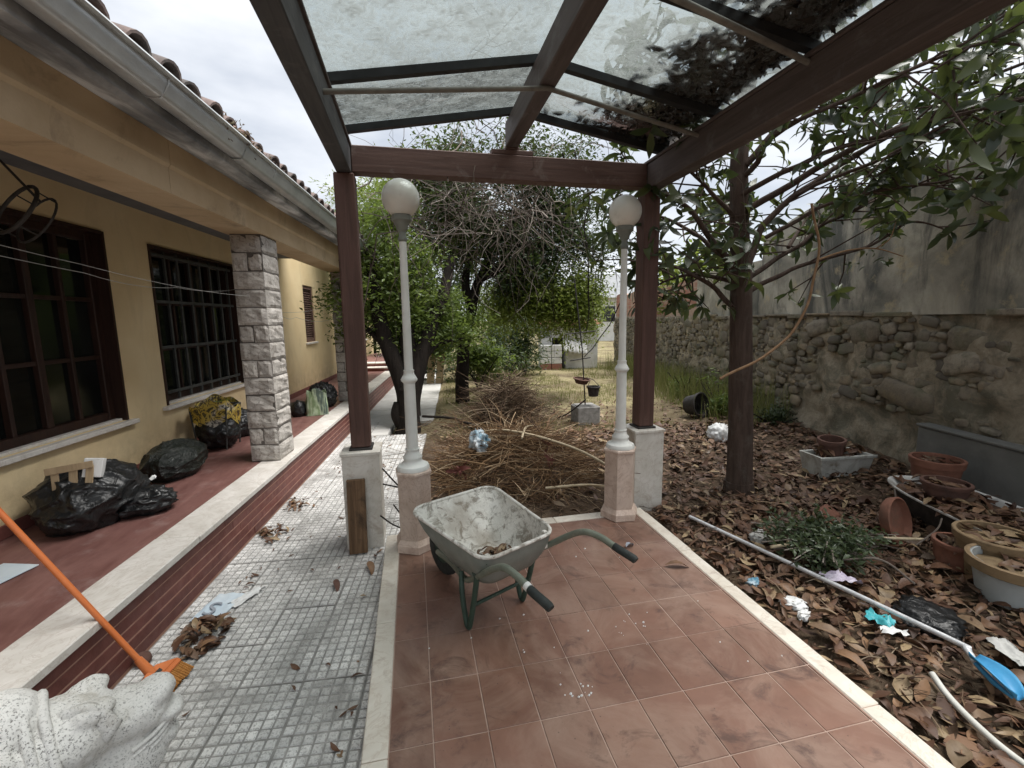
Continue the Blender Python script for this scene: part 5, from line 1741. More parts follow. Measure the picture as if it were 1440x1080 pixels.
# ================================================================== TREES AND PLANTS
def limb(k, pts, r0, r1, n=9, wob=.03, seed=0):
    P = bez(pts, 6)
    m_ = len(P)
    P = [p + V((fbm((p.x, p.y, p.z + seed), 1.7, 2), fbm((p.x + 9, p.y, p.z + seed), 1.7, 2), 0)) * wob for p in P]
    k.tube(P, [lerp(r0, r1, i / (m_ - 1)) for i in range(m_)], n, True)
    return P
SMALL = [leaf_tpl(.085, .040, .2, .1, 2), leaf_tpl(.07, .035, .3, -.1, 2), leaf_tpl(.10, .042, .2, .2, 2)]
FINE = [leaf_tpl(.075, .020, .2, .2, 2), leaf_tpl(.09, .026, .2, -.2, 2), leaf_tpl(.07, .022, .2, .1, 2)]
BROAD = [leaf_tpl(.13, .055, .2, .2, 2), leaf_tpl(.11, .05, .3, .1, 2)]
def rhomb(L, W):
    return [(-W / 2, 0, .1 * W), (0, -L / 2, 0), (W / 2, 0, .1 * W), (0, L / 2, 0)], [(0, 1, 2, 3)]
FAR = [rhomb(.16, .09), rhomb(.2, .11), rhomb(.13, .08)]
def puff(k, c, r, n, tpls, droop=.3, gap=.45, hollow=.55, per=26, spread=.26, seed=0, smin=.7, smax=1.25):
    """leaf clusters through an ellipsoid, thinned by noise so that sky shows between them"""
    c = V(c)
    made, tries = 0, 0
    while made < n and tries < n * 12:
        tries += 1
        d = V((rnd.gauss(0, 1), rnd.gauss(0, 1), rnd.gauss(0, 1))).normalized()
        rad = rnd.uniform(hollow, 1.0) ** .7
        q = V((d.x * r[0], d.y * r[1], d.z * r[2])) * rad
        if noise.noise((c + q) * 1.15 + V((seed, 0, 0))) < gap - .5:
            continue
        made += 1
        cc = c + q * (1 + .18 * noise.noise((c + q) * .9 + V((0, seed, 0))))
        ax = d.lerp(V((0, 0, -1)), droop).normalized()
        for i in range(per):
            t = rnd.random()
            p = cc + ax * (t - .5) * spread * 2 + V((rnd.gauss(0, 1), rnd.gauss(0, 1), rnd.gauss(0, 1))) * spread * .42
            s_ = rnd.uniform(smin, smax)
            M_ = Matrix.Translation(p) @ Euler((rnd.uniform(-.9, .9), rnd.uniform(-.9, .9), rnd.uniform(0, 6.28))).to_matrix().to_4x4() @ Matrix.Scale(s_, 4)
            put_leaf(k, rnd.choice(tpls), M_)
def twigs_in(k, c, r, n, L=.5, rr=.006, droop=.5):
    c = V(c)
    for i in range(n):
        d = V((rnd.gauss(0, 1), rnd.gauss(0, 1), rnd.gauss(0, 1))).normalized()
        q = c + V((d.x * r[0], d.y * r[1], d.z * r[2])) * rnd.uniform(.2, .9)
        e = q + (d + V((0, 0, -droop)) + V((rnd.gauss(0, .3), rnd.gauss(0, .3), rnd.gauss(0, .3)))) * L * rnd.uniform(.4, 1)
        mid = lerp(q, e, .5) + V((rnd.gauss(0, .06), rnd.gauss(0, .06), .05))
        k.tube([q, mid, e], [rr, rr * .7, rr * .3], 4, False)

# dark tree standing in the path: flared forked trunk, crown above
t1 = empty('shade_tree', 'dark forked tree growing out of the path behind the left lamp', 'tree', (-.12, 7.4, -.23))
k = MB()
limb(k, [(-.02, 0, -.02), (0, 0, .12), (.0, 0, .35), (-.02, 0, .62), (-.12, .02, 1.0), (-.30, .06, 1.5), (-.42, .2, 2.2), (-.5, .5, 3.0)], .215, .09, 12, .03)
limb(k, [(.02, 0, .3), (.05, 0, .62), (.17, .0, 1.0), (.34, .05, 1.5), (.6, .3, 2.1), (.85, .8, 2.9)], .19, .08, 12, .03, 3)
limb(k, [(-.12, -.02, .16), (-.20, -.04, .34), (-.16, -.03, .52)], .11, .07, 10, .02, 5)
limb(k, [(.0, 0, .7), (.05, .05, 1.1), (.05, .1, 1.7)], .19, .12, 10, .02, 7)
limb(k, [(-.2, .0, 1.2), (-.42, .1, 1.55), (-.7, .3, 1.8)], .07, .03, 8, .02, 8)
limb(k, [(.25, .0, 1.2), (.55, .1, 1.45), (.95, .2, 1.5)], .06, .025, 8, .02, 9)
twigs_in(k, (-.1, .4, 2.0), (.9, .7, .7), 60, .5, .008)
k.build('trunk', 'bark_dark', t1, 60)
k = MB()
puff(k, (-.25, .5, 2.05), (.95, .75, .78), 260, SMALL, .35, .36, .35, 26, .22, 3)
puff(k, (.55, .5, 1.75), (.8, .6, .45), 150, SMALL, .4, .36, .3, 26, .2, 5)
puff(k, (-.10, .7, 3.1), (.85, .8, .8), 170, SMALL, .3, .42, .3, 26, .24, 7)
stuff(k.build('crown', 'leaf_green', t1))
# bright feathery tree behind it, against the sky
t2 = empty('feathery_tree', 'bright green feathery tree rising behind the left lamp globe', 'tree', (-1.3, 11.0, -.1))
k = MB()
P = limb(k, [(0, 0, 0), (.05, 0, 1.2), (.1, .05, 2.4), (.2, .1, 4.2)], .13, .03, 9)
for i in range(9):
    z = 1.6 + .3 * i
    a = i * 2.4
    limb(k, [(.08, .03, z), (.08 + .5 * math.cos(a), .5 * math.sin(a), z + .25), (.08 + 1.0 * math.cos(a), 1.0 * math.sin(a), z + .3)], .035, .008, 6, .02, i)
k.build('trunk', 'bark_brown', t2, 60)
k = MB()
puff(k, (.35, 0, 3.1), (1.05, 1.0, 1.7), 360, FINE, .3, .38, .2, 34, .26, 11, .9, 1.6)
puff(k, (1.0, .3, 1.9), (.8, .8, .9), 150, FINE, .3, .4, .2, 30, .24, 13, .9, 1.5)
puff(k, (.7, -.2, 4.2), (1.1, .9, .8), 200, FINE, .3, .4, .2, 32, .26, 15, .9, 1.6)
stuff(k.build('crown', 'leaf_bright', t2))
# large leaning tree in the middle of the garden with weeping foliage
t3 = empty('weeping_tree', 'large leaning tree with dark crown and hanging green branches mid-garden', 'tree', (.95, 9.2, -.1))
k = MB()
limb(k, [(0, 0, -.05), (.02, 0, .6), (.08, -.02, 1.25), (.22, -.1, 1.9), (.40, -.2, 2.5), (.72, -.3, 3.2), (1.3, -.35, 3.7)], .15, .06, 11, .05)
limb(k, [(.22, -.1, 1.9), (.12, -.2, 2.5), (.25, -.3, 3.3), (.1, -.2, 4.0)], .10, .04, 9, .05, 3)
limb(k, [(.40, -.2, 2.5), (.95, -.5, 2.75), (1.5, -.6, 3.05), (2.2, -.5, 3.3)], .10, .03, 9, .05, 4)
limb(k, [(.72, -.3, 3.2), (.6, -.9, 3.5), (.4, -1.6, 3.5)], .07, .025, 8, .05, 6)
limb(k, [(1.3, -.35, 3.7), (2.0, -.3, 3.6), (2.8, .0, 3.3)], .06, .02, 8, .05, 7)
twigs_in(k, (1.0, -.5, 3.2), (1.6, 1.0, .9), 140, .6, .008, .7)
for i in range(130):
    x, y = rnd.uniform(.3, 2.9), rnd.uniform(-1.0, .5)
    z0 = rnd.uniform(2.3, 3.2)
    L = rnd.uniform(.5, 1.5)
    k.tube([(x, y, z0), (x + rnd.gauss(0, .08), y, z0 - L * .5), (x + rnd.gauss(0, .12), y, z0 - L)], [.006, .004, .002], 4, False)
k.build('trunk', 'bark_dark', t3, 60)
k = MB()
puff(k, (.55, -.3, 3.75), (1.6, 1.1, 1.0), 640, SMALL, .3, .40, .3, 24, .24, 21)
puff(k, (2.0, -.3, 3.35), (1.2, 1.0, .8), 380, SMALL, .35, .46, .3, 24, .24, 23)
puff(k, (1.0, -.5, 2.75), (1.1, .7, .6), 230, SMALL, .35, .40, .3, 24, .22, 25)
puff(k, (.9, -.4, 4.5), (1.9, 1.1, .75), 380, SMALL, .3, .40, .2, 24, .26, 27)
stuff(k.build('crown', 'leaf_dark', t3))
k = MB()
puff(k, (.2, -.1, 3.3), (1.2, .9, .8), 230, SMALL, .3, .40, .2, 26, .24, 29)
puff(k, (-.5, .3, 4.3), (1.0, .9, .7), 170, SMALL, .3, .40, .2, 26, .24, 30)
stuff(k.build('inner_crown', 'leaf_green', t3))
k = MB()
puff(k, (1.35, -.35, 2.1), (1.4, .8, .65), 380, SMALL, .75, .38, .1, 24, .24, 31)
puff(k, (2.4, -.2, 2.0), (.85, .8, .85), 230, SMALL, .75, .42, .1, 24, .24, 33)
for i in range(110):
    x, y = rnd.uniform(.3, 3.0), rnd.uniform(-.9, .5)
    z0 = 2.1 + rnd.gauss(0, .15)
    L = rnd.uniform(.4, 1.0)
    for j in range(int(L * 30)):
        t = rnd.random()
        put_leaf(k, rnd.choice(SMALL), Matrix.Translation((x + rnd.gauss(0, .07), y + rnd.gauss(0, .07), z0 - L * t)) @ Euler((rnd.uniform(.3, 1.6), 0, rnd.uniform(0, 6.28))).to_matrix().to_4x4() @ Matrix.Scale(rnd.uniform(.6, 1.2), 4))
stuff(k.build('hanging_foliage', 'leaf_bright', t3))
# shrubs at the back
def shrub(name, label, loc, parts, mt, tpls, ht=.8, per=26, spread=.24):
    o = empty(name, label, 'shrub', loc)
    k = MB()
    for i in range(7):
        a = rnd.uniform(0, 6.28)
        limb(k, [(0, 0, 0), (.15 * math.cos(a), .15 * math.sin(a), ht * .4), (.45 * math.cos(a), .45 * math.sin(a), ht)], .02, .006, 6, .03, i)
    k.build('stems', 'bark_dark', o, 60)
    k = MB()
    for (c, r, n) in parts:
        puff(k, c, r, n, tpls, .3, .36, .1, per, spread, len(label))
    stuff(k.build('leaves', mt, o))
    return o
shrub('laurel_shrub', 'dark dense shrub mass behind the taller twig heap', (1.75, 12.6, -.1), [((0, 0, .75), (1.5, .8, .8), 170), ((-1.1, .3, 1.1), (.9, .7, 1.1), 120)], 'leaf_dark', BROAD)
shrub('laurel_shrub', 'mid green broad-leaved shrub in front of the dark shrub mass', (1.5, 10.6, -.1), [((0, 0, .62), (.75, .5, .5), 90)], 'leaf_green', BROAD)
shrub('laurel_shrub', 'dark shrub beside the white shed', (3.3, 13.2, -.1), [((0, 0, 1.0), (.8, .7, 1.0), 120)], 'leaf_dark', BROAD)
shrub('leafy_shrub', 'light green leafy shrub hanging over the white shed roof', (4.9, 15.6, 0), [((0, 0, 2.1), (1.5, .8, .9), 170)], 'leaf_bright', SMALL, 2.)
shrub('leafy_shrub', 'green shrub along the far end of the path', (-.15, 15.8, -.1), [((0, 0, 1.3), (1.0, .9, 1.5), 210)], 'leaf_green', SMALL, 1.5)
shrub('leafy_shrub', 'mid green hedge bush filling the garden behind the leaning tree', (.9, 15.2, -.1), [((0, 0, 1.5), (1.5, .8, 1.5), 300)], 'leaf_green', SMALL, 2.)
shrub('leafy_shrub', 'yellow-green bush behind the dark shrub beside the shed', (2.9, 16.4, -.1), [((0, 0, 1.5), (1.3, .8, 1.4), 260)], 'leaf_bright', SMALL, 2.)
# row of garden trees closing the view
def back_tree(label, x, y, h, rx, rz, mt, n, seed):
    o = empty('garden_tree', label, 'tree', (x, y, -.1))
    k = MB()
    limb(k, [(0, 0, 0), (.05, 0, h * .3), (.1, .1, h * .6), (0, 0, h * .9)], .16, .04, 8, .1, seed)
    for i in range(6):
        a = i * 1.9 + seed
        limb(k, [(.05, 0, h * .4), (rx * .4 * math.cos(a), rx * .4 * math.sin(a), h * .6), (rx * .75 * math.cos(a), rx * .75 * math.sin(a), h * .75)], .06, .015, 6, .05, i)
    k.build('trunk', 'bark_dark', o, 60)
    k = MB()
    puff(k, (0, 0, h * .62), (rx, rx * .8, rz), n, FAR, .2, .40, .2, 22, .34, seed)
    stuff(k.build('crown', mt, o))
back_tree('tall dark green tree far behind the leaning tree', 1.4, 19.5, 5.6, 2.3, 2.5, 'leaf_dark', 250, 1)
back_tree('mid green tree behind the shrubs at the end of the path', -1.6, 19.0, 5.0, 2.0, 2.2, 'leaf_green', 220, 5)
back_tree('rounded green tree behind the white shed', 4.6, 20.5, 4.3, 2.0, 1.9, 'leaf_green', 200, 9)
back_tree('low hazy green tree beyond the far brick wall', 9.6, 27.0, 4.0, 2.6, 1.6, 'leaf_bright', 170, 13)
back_tree('small bright tree beyond the wall behind the magnolia', 7.8, 11.4, 3.9, 1.1, 1.2, 'leaf_bright', 130, 17)

# ---- magnolia on the right, big leathery leaves
mg = empty('magnolia_tree', 'magnolia with straight dark trunk and large leathery leaves on the right', 'tree', (3.03, 3.62, -.12))
k = MB()
limb(k, [(0, 0, -.03), (-.005, 0, .12), (-.02, 0, .6), (-.06, 0, 1.2), (-.10, 0, 1.9), (-.15, 0, 2.4), (-.20, 0, 3.0), (-.2, -.05, 3.6), (-.1, -.1, 4.4)], .128, .055, 14, .012)
k.tube(bez([(0, 0, -.04), (0, 0, .03), (-.005, 0, .14)], 4), [.19, .18, .165, .155, .145, .14, .135, .132, .13], 14)
LIMBS = [([(-.09, 0, 1.95), (-.30, .0, 2.3), (-.55, .02, 2.6), (-.95, .05, 2.8), (-1.3, .1, 2.95)], .055, .018),
         ([(-.08, 0, 1.7), (-.35, .05, 1.95), (-.62, .1, 2.15), (-.9, .15, 2.2)], .045, .014),
         ([(-.12, 0, 2.1), (.08, .0, 2.4), (.35, -.05, 2.75), (.8, -.15, 3.1), (1.3, -.3, 3.4), (1.9, -.4, 3.5)], .06, .018),
         ([(-.10, 0, 1.95), (.15, .05, 2.15), (.5, .1, 2.35), (.95, .1, 2.6), (1.5, .0, 2.85), (2.0, -.2, 3.0)], .045, .012),
         ([(-.09, 0, 1.9), (.2, -.02, 2.05), (.6, -.1, 2.2), (1.1, -.2, 2.35), (1.55, -.25, 2.55), (1.85, -.3, 2.45)], .04, .010),
         ([(-.2, 0, 3.0), (.1, -.4, 3.4), (.35, -.95, 3.55), (.5, -1.5, 3.55), (.6, -2.2, 3.5)], .05, .018),
         ([(-.15, 0, 2.6), (.25, -.35, 2.9), (.6, -.8, 3.1), (.95, -1.25, 3.1), (1.35, -1.7, 3.0)], .05, .014),
         ([(-.2, -.05, 3.5), (-.5, -.5, 3.7), (-.85, -1.0, 3.8), (-1.1, -1.7, 3.75)], .05, .015),
         ([(-.18, 0, 3.3), (-.6, .0, 3.5), (-1.05, -.2, 3.6), (-1.5, -.5, 3.6)], .045, .012),
         ([(-.15, -.05, 4.0), (.2, .2, 4.4), (.7, .3, 4.6), (1.2, .2, 4.7)], .04, .012),
         ([(-.12, 0, 2.3), (.05, .35, 2.6), (.3, .8, 2.9), (.7, 1.2, 3.1)], .045, .012),
         ([(.8, -.15, 3.1), (1.2, -.6, 3.4), (1.7, -1.0, 3.6), (2.2, -1.3, 3.6)], .03, .010),
         ([(.35, -.95, 3.55), (.9, -1.3, 3.6), (1.4, -1.5, 3.5), (2.0, -1.6, 3.4)], .03, .010),
         ([(-.2, -.03, 3.2), (.3, -.2, 3.6), (.9, -.3, 3.9), (1.6, -.5, 4.0)], .045, .012),
         ([(.5, .1, 2.35), (.9, .4, 2.7), (1.4, .5, 3.05), (1.9, .5, 3.3)], .03, .010),
         ([(-.2, 0, 2.9), (-.2, -.5, 3.1), (-.1, -1.1, 3.15), (.0, -1.8, 3.1)], .04, .010),
         ([(-.18, 0, 2.75), (.15, -.6, 2.95), (.4, -1.2, 2.95), (.7, -1.9, 2.95)], .04, .010),
         ([(-.12, 0, 2.2), (-.35, .3, 2.5), (-.6, .6, 2.7), (-.9, .8, 2.7)], .04, .010),
         ([(-.10, 0, 2.0), (-.4, .2, 2.1), (-.7, .4, 2.05), (-.95, .5, 1.85)], .035, .009),
         ([(-.12, 0, 2.1), (.1, .5, 2.3), (.4, 1.0, 2.5), (.8, 1.5, 2.6)], .04, .010),
         ([(.1, -.02, 2.4), (.5, -.3, 2.65), (1.0, -.5, 2.75), (1.6, -.7, 2.8)], .03, .009),
         ([(-.15, 0, 2.5), (-.5, -.15, 2.75), (-.8, -.2, 2.95), (-1.0, -.2, 3.3)], .035, .010),
         ([(.35, -.05, 2.75), (.7, -.55, 2.95), (1.2, -.9, 3.2), (1.75, -1.2, 3.3)], .03, .010)]
MAGL = [leaf_tpl(.18, .065, .25, .18, 4, .2), leaf_tpl(.20, .075, .3, .42, 5, -.4), leaf_tpl(.155, .06, .5, .1, 4, .6), leaf_tpl(.19, .07, .15, -.2, 4, .3), leaf_tpl(.17, .055, .6, .5, 5, -.7)]
tips = []
for i, (pts, r0, r1) in enumerate(LIMBS):
    P = limb(k, pts, r0 * .62, r1 * .6, 8, .10, i * 3)
    m_ = len(P)
    nt = 17 if i in (2, 3, 5, 6, 11, 12, 15, 16) else 13 if i not in (4, 1) else 9
    for j in range(nt):
        a = P[int(m_ * (.38 + .6 * j / nt))]
        d = V((rnd.gauss(0, 1), rnd.gauss(0, 1), rnd.gauss(.15, .6))).normalized()
        L = rnd.uniform(.2, .75)
        b = a + d * L * .5 + V((0, 0, .03))
        c = a + d * L + V((0, 0, rnd.uniform(-.05, .1)))
        k.tube([a, b + V((rnd.gauss(0, .03), rnd.gauss(0, .03), 0)), c], [.008, .006, .0035], 5, False)
        tips.append((c, (c - b).normalized()))
        if rnd.random() < .45:
            d2 = (d + V((rnd.gauss(0, .7), rnd.gauss(0, .7), rnd.gauss(0, .5)))).normalized()
            e = b + d2 * rnd.uniform(.15, .3)
            k.tube([b, e], [.007, .004], 5, False)
            tips.append((e, d2))
    tips.append((P[-1], (P[-1] - P[-2]).normalized()))
k.build('trunk', 'bark_brown', mg, 60)
leaves = []
for (c, d) in tips:
    up = d.lerp(V((0, 0, 1)), .35).normalized()
    sx = up.orthogonal().normalized()
    sy = up.cross(sx)
    nlf = rnd.randint(4, 9)
    ph = rnd.uniform(0, 6.28)
    for j in range(nlf):
        a = ph + 2.4 * j
        out = (sx * math.cos(a) + sy * math.sin(a)) * 1.0 + up * rnd.uniform(-.5, .9) + V((rnd.gauss(0, .2), rnd.gauss(0, .2), -.4 * rnd.random()))
        out.normalize()
        nrm = (up - out * up.dot(out)).normalized()
        x_ = out.cross(nrm)
        s_ = rnd.uniform(.5, 1.15)
        p = c + out * .085 * s_ - up * rnd.uniform(0, .16)
        M_ = Matrix(((x_.x, out.x, nrm.x, p.x), (x_.y, out.y, nrm.y, p.y), (x_.z, out.z, nrm.z, p.z), (0, 0, 0, 1))) @ Matrix.Scale(s_, 4)
        leaves.append(M_)
camp = V((0, 0, 1.6)) - V(mg.location)
leaves.sort(key=lambda M_: (M_.translation - camp).length)
mag_me = [tpl_mesh(t, 'leaf', 'leaf_magnolia') for t in MAGL]
k = MB()
nl = 0
for i, M_ in enumerate(leaves):
    if nl < 290 and M_.translation.z < 3.1:
        nl += 1
        o = link('leaf', mag_me[i % 5], mg)
        o.matrix_local = M_
    else:
        put_leaf(k, MAGL[i % 5], M_)
stuff(k.build('crown', 'leaf_magnolia', mg, 180))
print('magnolia leaves', len(leaves))
# leaves fallen on the glass roof
k = MB()
def roofz(x):
    return ZE + .062 + (ZT - ZE) * (XR - x) / (XR - XM) + .004
for i in range(8500):
    x = XR - .02 - abs(rnd.gauss(0, .45))
    y = rnd.uniform(-.3, 3.4)
    if x < XM + .1: continue
    bar = min(abs(y - b_) for b_ in (3.40, 2.74, 2.02, 1.28, .5, -.3))
    dens = .5 * noise.noise(V((x * 2.1, y * 1.7, 4))) + .35 * noise.noise(V((x * 7, y * 7, 1))) + 1.0 * sstep(1.15, 1.85, x) - .20 + .22 * sstep(.16, .0, bar)
    if rnd.random() > dens * 1.3: continue
    put_leaf(k, rnd.choice(DEAD), Matrix.Translation((x, y, roofz(x) + .03 * rnd.random())) @ rand_rot(.4) @ Matrix.Scale(rnd.uniform(.3, .9), 4))
stuff(k.build('roof_leaf_litter', 'backlit_dark_leaf', None, 180), 'dark mats of dead leaves lying on the right half of the glass roof', 'leaf litter')
# orange climbing stem bending beside the magnolia
cs_ = empty('climbing_stem', 'bare orange climbing stem arching beside the magnolia trunk', 'vine', (3.2, 3.2, 0))
k = MB()
limb(k, [(-.68, .1, 1.08), (-.35, .05, 1.25), (-.05, .0, 1.52), (.06, 0, 1.85), (.12, .02, 2.2), (.02, .05, 2.5)], .012, .009, 8, .06)
limb(k, [(.10, 0, 2.05), (.35, -.03, 2.12), (.62, -.05, 2.14), (.9, -.05, 2.08)], .009, .004, 6, .02, 3)
limb(k, [(.62, -.05, 2.14), (.75, -.05, 2.22), (.8, -.05, 2.36)], .006, .003, 6, .01, 4)
k.build('stem', 'bark_orange', cs_, 60)
k = MB()
for i in range(14):
    put_leaf(k, MAGL[i % 3], Matrix.Translation((rnd.uniform(.1, .8), rnd.gauss(-.03, .05), rnd.uniform(1.95, 2.2))) @ rand_rot(1.2) @ Matrix.Scale(.55, 4))
k.build('leaves', 'leaf_magnolia', cs_, 180)

# ---- dry vine tangle hanging over the cross beam
vn = empty('dry_vine', 'grey-brown leafless vine tangle hanging behind the pergola cross beam', 'vine', (.85, 4.6, 2.75))
k = MB()
for i in range(330):
    big_ = i < 45
    x, y, z = rnd.gauss(-.08, .48), rnd.gauss(0, .4), rnd.gauss(.05, .3) - .1 * 0
    d = V((rnd.gauss(0, 1), rnd.gauss(0, .7), rnd.gauss(-.2, .7))).normalized()
    L = rnd.uniform(.4, 1.3)
    P = []
    p = V((x, y, z))
    for j in range(7):
        P.append(p.copy())
        d = (d + V((rnd.gauss(0, .4), rnd.gauss(0, .4), rnd.gauss(-.08, .35)))).normalized()
        p += d * L / 6
    rr = rnd.uniform(.005, .009) if big_ else rnd.uniform(.002, .004)
    k.tube(P, [rr * (1 - .4 * j / 6) for j in range(7)], 4 if big_ else 3, False)
stuff(k.build('stems', 'twig_grey', vn))
k = MB()
for pts in ([(.9, .2, .6), (1.0, .1, .0), (1.02, .1, -.7), (.98, .1, -1.3)], [(1.25, .3, .5), (1.42, .2, -.1), (1.5, .2, -.8), (1.3, .3, -1.4), (1.1, .3, -1.6)], [(.7, 0, .5), (.75, 0, 0), (.62, 0, -.5)], [(1.35, .1, .5), (1.55, .1, .0), (1.62, .1, -.5), (1.6, .1, -1.0)]):
    limb(k, pts, .008, .005, 6, .08, pts[0][0] * 7)
k.build('hanging_stem', 'bark_dark', vn, 60)
# ---- low sprawling shrub by the patio
ls = empty('sprawling_shrub', 'low sprawling evergreen shrub with small leaves under the bamboo cane', 'shrub', (2.70, 2.36, -.08))
k = MB()
kl = MB()
for i in range(95):
    a = rnd.uniform(0, 6.28)
    L = rnd.uniform(.18, .55)
    e = V((math.cos(a) * L * 1.0, math.sin(a) * L * .75, rnd.uniform(.06, .24)))
    P = bez([(0, 0, .0), (e.x * .4, e.y * .4, e.z * .9), tuple(e)], 4)
    k.tube(P, [.005] * 4 + [.004] * (len(P) - 4), 4, False)
    for j in range(34):
        t = .3 + .7 * rnd.random()
        p = P[int(t * (len(P) - 1))] + V((rnd.gauss(0, .025), rnd.gauss(0, .025), rnd.gauss(.01, .02)))
        put_leaf(kl, leaf_tpl(.045, .024, .3, .1, 2), Matrix.Translation(p) @ rand_rot(1.1) @ Matrix.Scale(rnd.uniform(.7, 1.3), 4))
k.build('stems', 'twig_grey', ls)
stuff(kl.build('leaves', 'leaf_shrub', ls))
# ---- grass and weeds
k = MB()
def blade(x, y, z, h, w, a, lean):
    dx, dy = math.cos(a), math.sin(a)
    k.add([(x - dy * w, y + dx * w, z), (x + dy * w, y - dx * w, z), (x + dx * lean * .4 + dy * w * .6, y + dy * lean * .4 - dx * w * .6, z + h * .6), (x + dx * lean * .4 - dy * w * .6, y + dy * lean * .4 + dx * w * .6, z + h * .6), (x + dx * lean, y + dy * lean, z + h)], [(0, 1, 2, 3), (3, 2, 4)])
for i in range(7500):
    x, y = rnd.uniform(.3, 6.5), rnd.uniform(6.2, 15.5)
    if x < path_right(y) + .2 or x > 4.3 + .2 * y: continue
    if noise.noise(V((x * .8, y * .6, 2))) < -.08: continue
    for j in range(3):
        blade(x + rnd.gauss(0, .05), y + rnd.gauss(0, .05), gh(x, y), rnd.uniform(.03, .11), .004, rnd.uniform(0, 6.28), rnd.uniform(.0, .06))
stuff(k.build('lawn_grass', 'grass_blade'), 'patchy straw and green grass on the far garden soil', 'grass')
k = MB()
for i in range(1500):
    y = rnd.uniform(5.6, 14)
    x = 4.35 + .2 * y - abs(rnd.gauss(0, .45))
    if x < 3.2: continue
    for j in range(3):
        blade(x + rnd.gauss(0, .06), y + rnd.gauss(0, .06), gh(x, y), rnd.uniform(.15, .75), .005, rnd.uniform(0, 6.28), rnd.uniform(.0, .3))
stuff(k.build('tall_weeds', 'grass_blade'), 'tall dry and green weeds along the foot of the stone wall', 'weeds')
for (x, y, r_, lab) in ((5.05, 6.6, .32, 'green weed bush at the wall foot left of the magnolia trunk'), (5.25, 5.6, .16, 'small dark ivy clump at the wall foot right of the magnolia trunk'), (5.6, 8.4, .3, 'farther weed bush at the wall foot between lamp and post')):
    shrub('weed_bush', lab, (x, y, -.08), [((0, 0, r_ * 1.1), (r_, r_, r_ * 1.1), 46)], 'leaf_shrub' if r_ < .2 else 'leaf_green', FINE, r_ * 1.6, 20, .13)

# ================================================================== BACKGROUND THINGS
# planter block with a pole, cross bar and hanging bucket
pb = empty('pole_planter', 'square dark planter block with a thin metal pole and cross bars', 'planter', (2.68, 6.75, -.1))
k = MB(); k.box(-.19, .19, -.17, .17, 0, .30, ch=.012); k.box(-.16, .16, -.14, .14, .301, .31); k.build('block', 'paving_joint', pb)
k = MB(); k.tube([(.0, 0, .3), (-.06, 0, 1.2), (-.2, 0, 2.3)], .011, 8); k.build('pole', 'dark_metal', pb, 60)
for z_, w_ in ((1.47, .24), (1.05, .16)):
    k = MB(); k.tube([(-.10 - w_, 0, z_ - .02), (-.08 + w_, 0, z_ + .02)], .009, 8); k.build('cross_bar', 'dark_metal', pb, 60)
o = pot('bucket', 'dark_metal', 'small black bucket hung on the planter pole', 2.78, 6.66, .36, .10, .075, .16, (0, 0, 0), False)
k = MB(); k.tube([(-.1, 0, .155), (-.06, 0, .24), (-.1, .05, .30), (0, 0, .26), (.1, 0, .155)], .005, 6); k.build('bucket_handle', 'dark_metal', o, 60)
o = pot('flower_pot', 'terracotta_dark', 'small brown bowl hooked on the planter pole above the bucket', 2.58, 6.68, .57, .13, .09, .08, (.1, .1, 0), False)
k = MB(); k.tube(bez([(2.15, 6.6, .05), (2.3, 6.5, .14), (2.55, 6.4, .36)], 5), .012, 6)
tag(k.build('branch', 'bark_dark', None, 60), 'thin dark branch sticking up left of the planter block', 'branch')
# white shed
sd = empty('garden_shed', 'small white shed with a rough sagging roof at the far end of the garden', 'shed', (5.15, 14.4, -.1), RAD(-8))
k = MB(); k.box(-.15, .95, 0, .9, 0, 1.45, ch=.01); k.box(-.95, -.60, .02, .9, 0, 1.45, ch=.01); k.box(-.95, -.14, .02, .9, 1.05, 1.45)
k.build('wall', 'white_render', sd)
k = MB(); k.box(-.59, -.16, .5, .6, 0, 1.04); k.build('dark_doorway', 'dark_metal', sd)
k = MB(); k.sheet(lambda u, v: V((lerp(-1.05, 1.1, u), lerp(-.2, 1.0, v), 1.5 + .16 * v + .018 * math.sin(u * 60))), 90, 3)
o = k.build('roof', 'roof_red', sd, 180); o.modifiers.new('s', 'SOLIDIFY').thickness = .02
k = MB(); k.sheet(lambda u, v: V((lerp(-.25, .55, u), lerp(-.25, -.05, v), lerp(.62, 1.0, v) + .03 * math.sin(u * 37) - .12 * u)), 60, 3)
o = k.build('lean_sheet', 'white_render', sd, 180); o.modifiers.new('s', 'SOLIDIFY').thickness = .02
for i, (zz, mt) in enumerate(((0, 'roof_red'), (.21, 'white_render'), (.42, 'white_render'), (.63, 'white_render'))):
    for xx in (-.86, -.50):
        k = MB(); k.box(xx - .17, xx + .17, -.3, -.08, zz, zz + .195, ch=.01)
        tag(k.build('concrete_block', mt, None, None, tuple(V((5.15, 14.4, -.1)) + V((0, 0, 0))), (0, 0, RAD(-8))), '%s %s block of the stack before the white shed' % (('lowest, red', 'second', 'third', 'topmost')[i], 'left' if xx < -.6 else 'right'), 'block', 'block stack before the white shed')
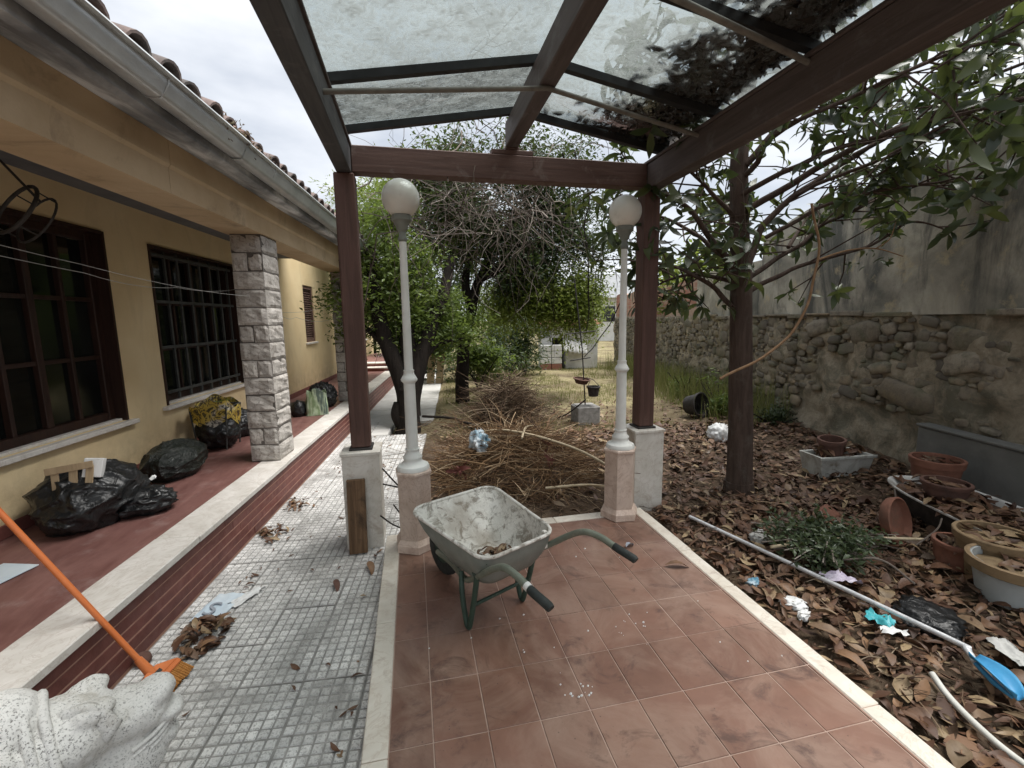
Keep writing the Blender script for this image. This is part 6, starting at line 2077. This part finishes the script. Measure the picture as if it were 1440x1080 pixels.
# boards standing by the path, far
for i, (x_, lab) in enumerate(((.42, 'left pale wooden board standing beside the dark forked tree'), (.66, 'right pale wooden board standing beside the dark forked tree'))):
    k = MB(); k.box(-.10, .10, -.02, .02, 0, .82, ch=.004)
    tag(k.build('standing_board', 'pale_wood', None, None, (x_, 12.4, GZ), (RAD(-6), RAD(6), 0)), lab, 'board')
k = MB(); k.box(-.30, .30, -.03, .03, 0, .02, ch=.004)
# neighbour house and palm beyond the wall
nh = empty('neighbour_house', 'grey roofed neighbouring house seen beyond the far brick wall', 'house', (13.5, 31, -.1), RAD(-10))
k = MB(); k.box(-3, 4, 0, 5, 0, 3.2); k.build('wall', 'white_render', nh)
k = MB()
k.add([(-3.4, -.4, 3.1), (4.4, -.4, 3.1), (4.4, 5.4, 3.1), (-3.4, 5.4, 3.1), (-1.4, 2.5, 5.0), (2.4, 2.5, 5.0)], [(0, 1, 5, 4), (1, 2, 5), (2, 3, 4, 5), (3, 0, 4), (3, 2, 1, 0)])
k.build('roof', 'neighbour_grey', nh)
for xx in (-2, 0, 2):
    B('window', 'window_glass', nh, xx, xx + 1, -.02, .02, 1.4, 2.5)
pm = empty('palm_tree', 'green palm crown showing above the plastered wall at the right', 'palm tree', (10.3, 7.0, -.1))
k = MB(); limb(k, [(0, 0, 0), (.05, 0, 1.5), (.0, .05, 3.9)], .18, .15, 12, .04); k.build('trunk', 'bark_brown', pm, 60)
k = MB()
for i in range(34):
    a = i * 2.4
    el = rnd.uniform(-.1, 1.1)
    L = rnd.uniform(1.2, 1.8)
    P = []
    for j in range(9):
        t = j / 8
        P.append(V((math.cos(a) * math.cos(el) * L * t, math.sin(a) * math.cos(el) * L * t, 3.9 + L * t * math.sin(el) - .75 * t * t * L * .6)))
    k.tube(P, .012, 4, False)
    for j in range(30):
        t = .15 + .85 * j / 30
        p = P[min(8, int(t * 8))]
        for s_ in (-1, 1):
            d = V((-math.sin(a) * s_ + .5 * math.cos(a), math.cos(a) * s_ + .5 * math.sin(a), -.25)).normalized()
            q = lerp(P[int(t * 7.99)], P[min(8, int(t * 7.99) + 1)], (t * 7.99) % 1)
            e = q + d * .45 * math.sin(math.pi * (.15 + .8 * t))
            sd_ = V((0, 0, .014))
            k.add([tuple(q - sd_), tuple(q + sd_), tuple(e)], [(0, 1, 2)])
stuff(k.build('crown', 'leaf_bright', pm))
print('objects', len(bpy.data.objects))
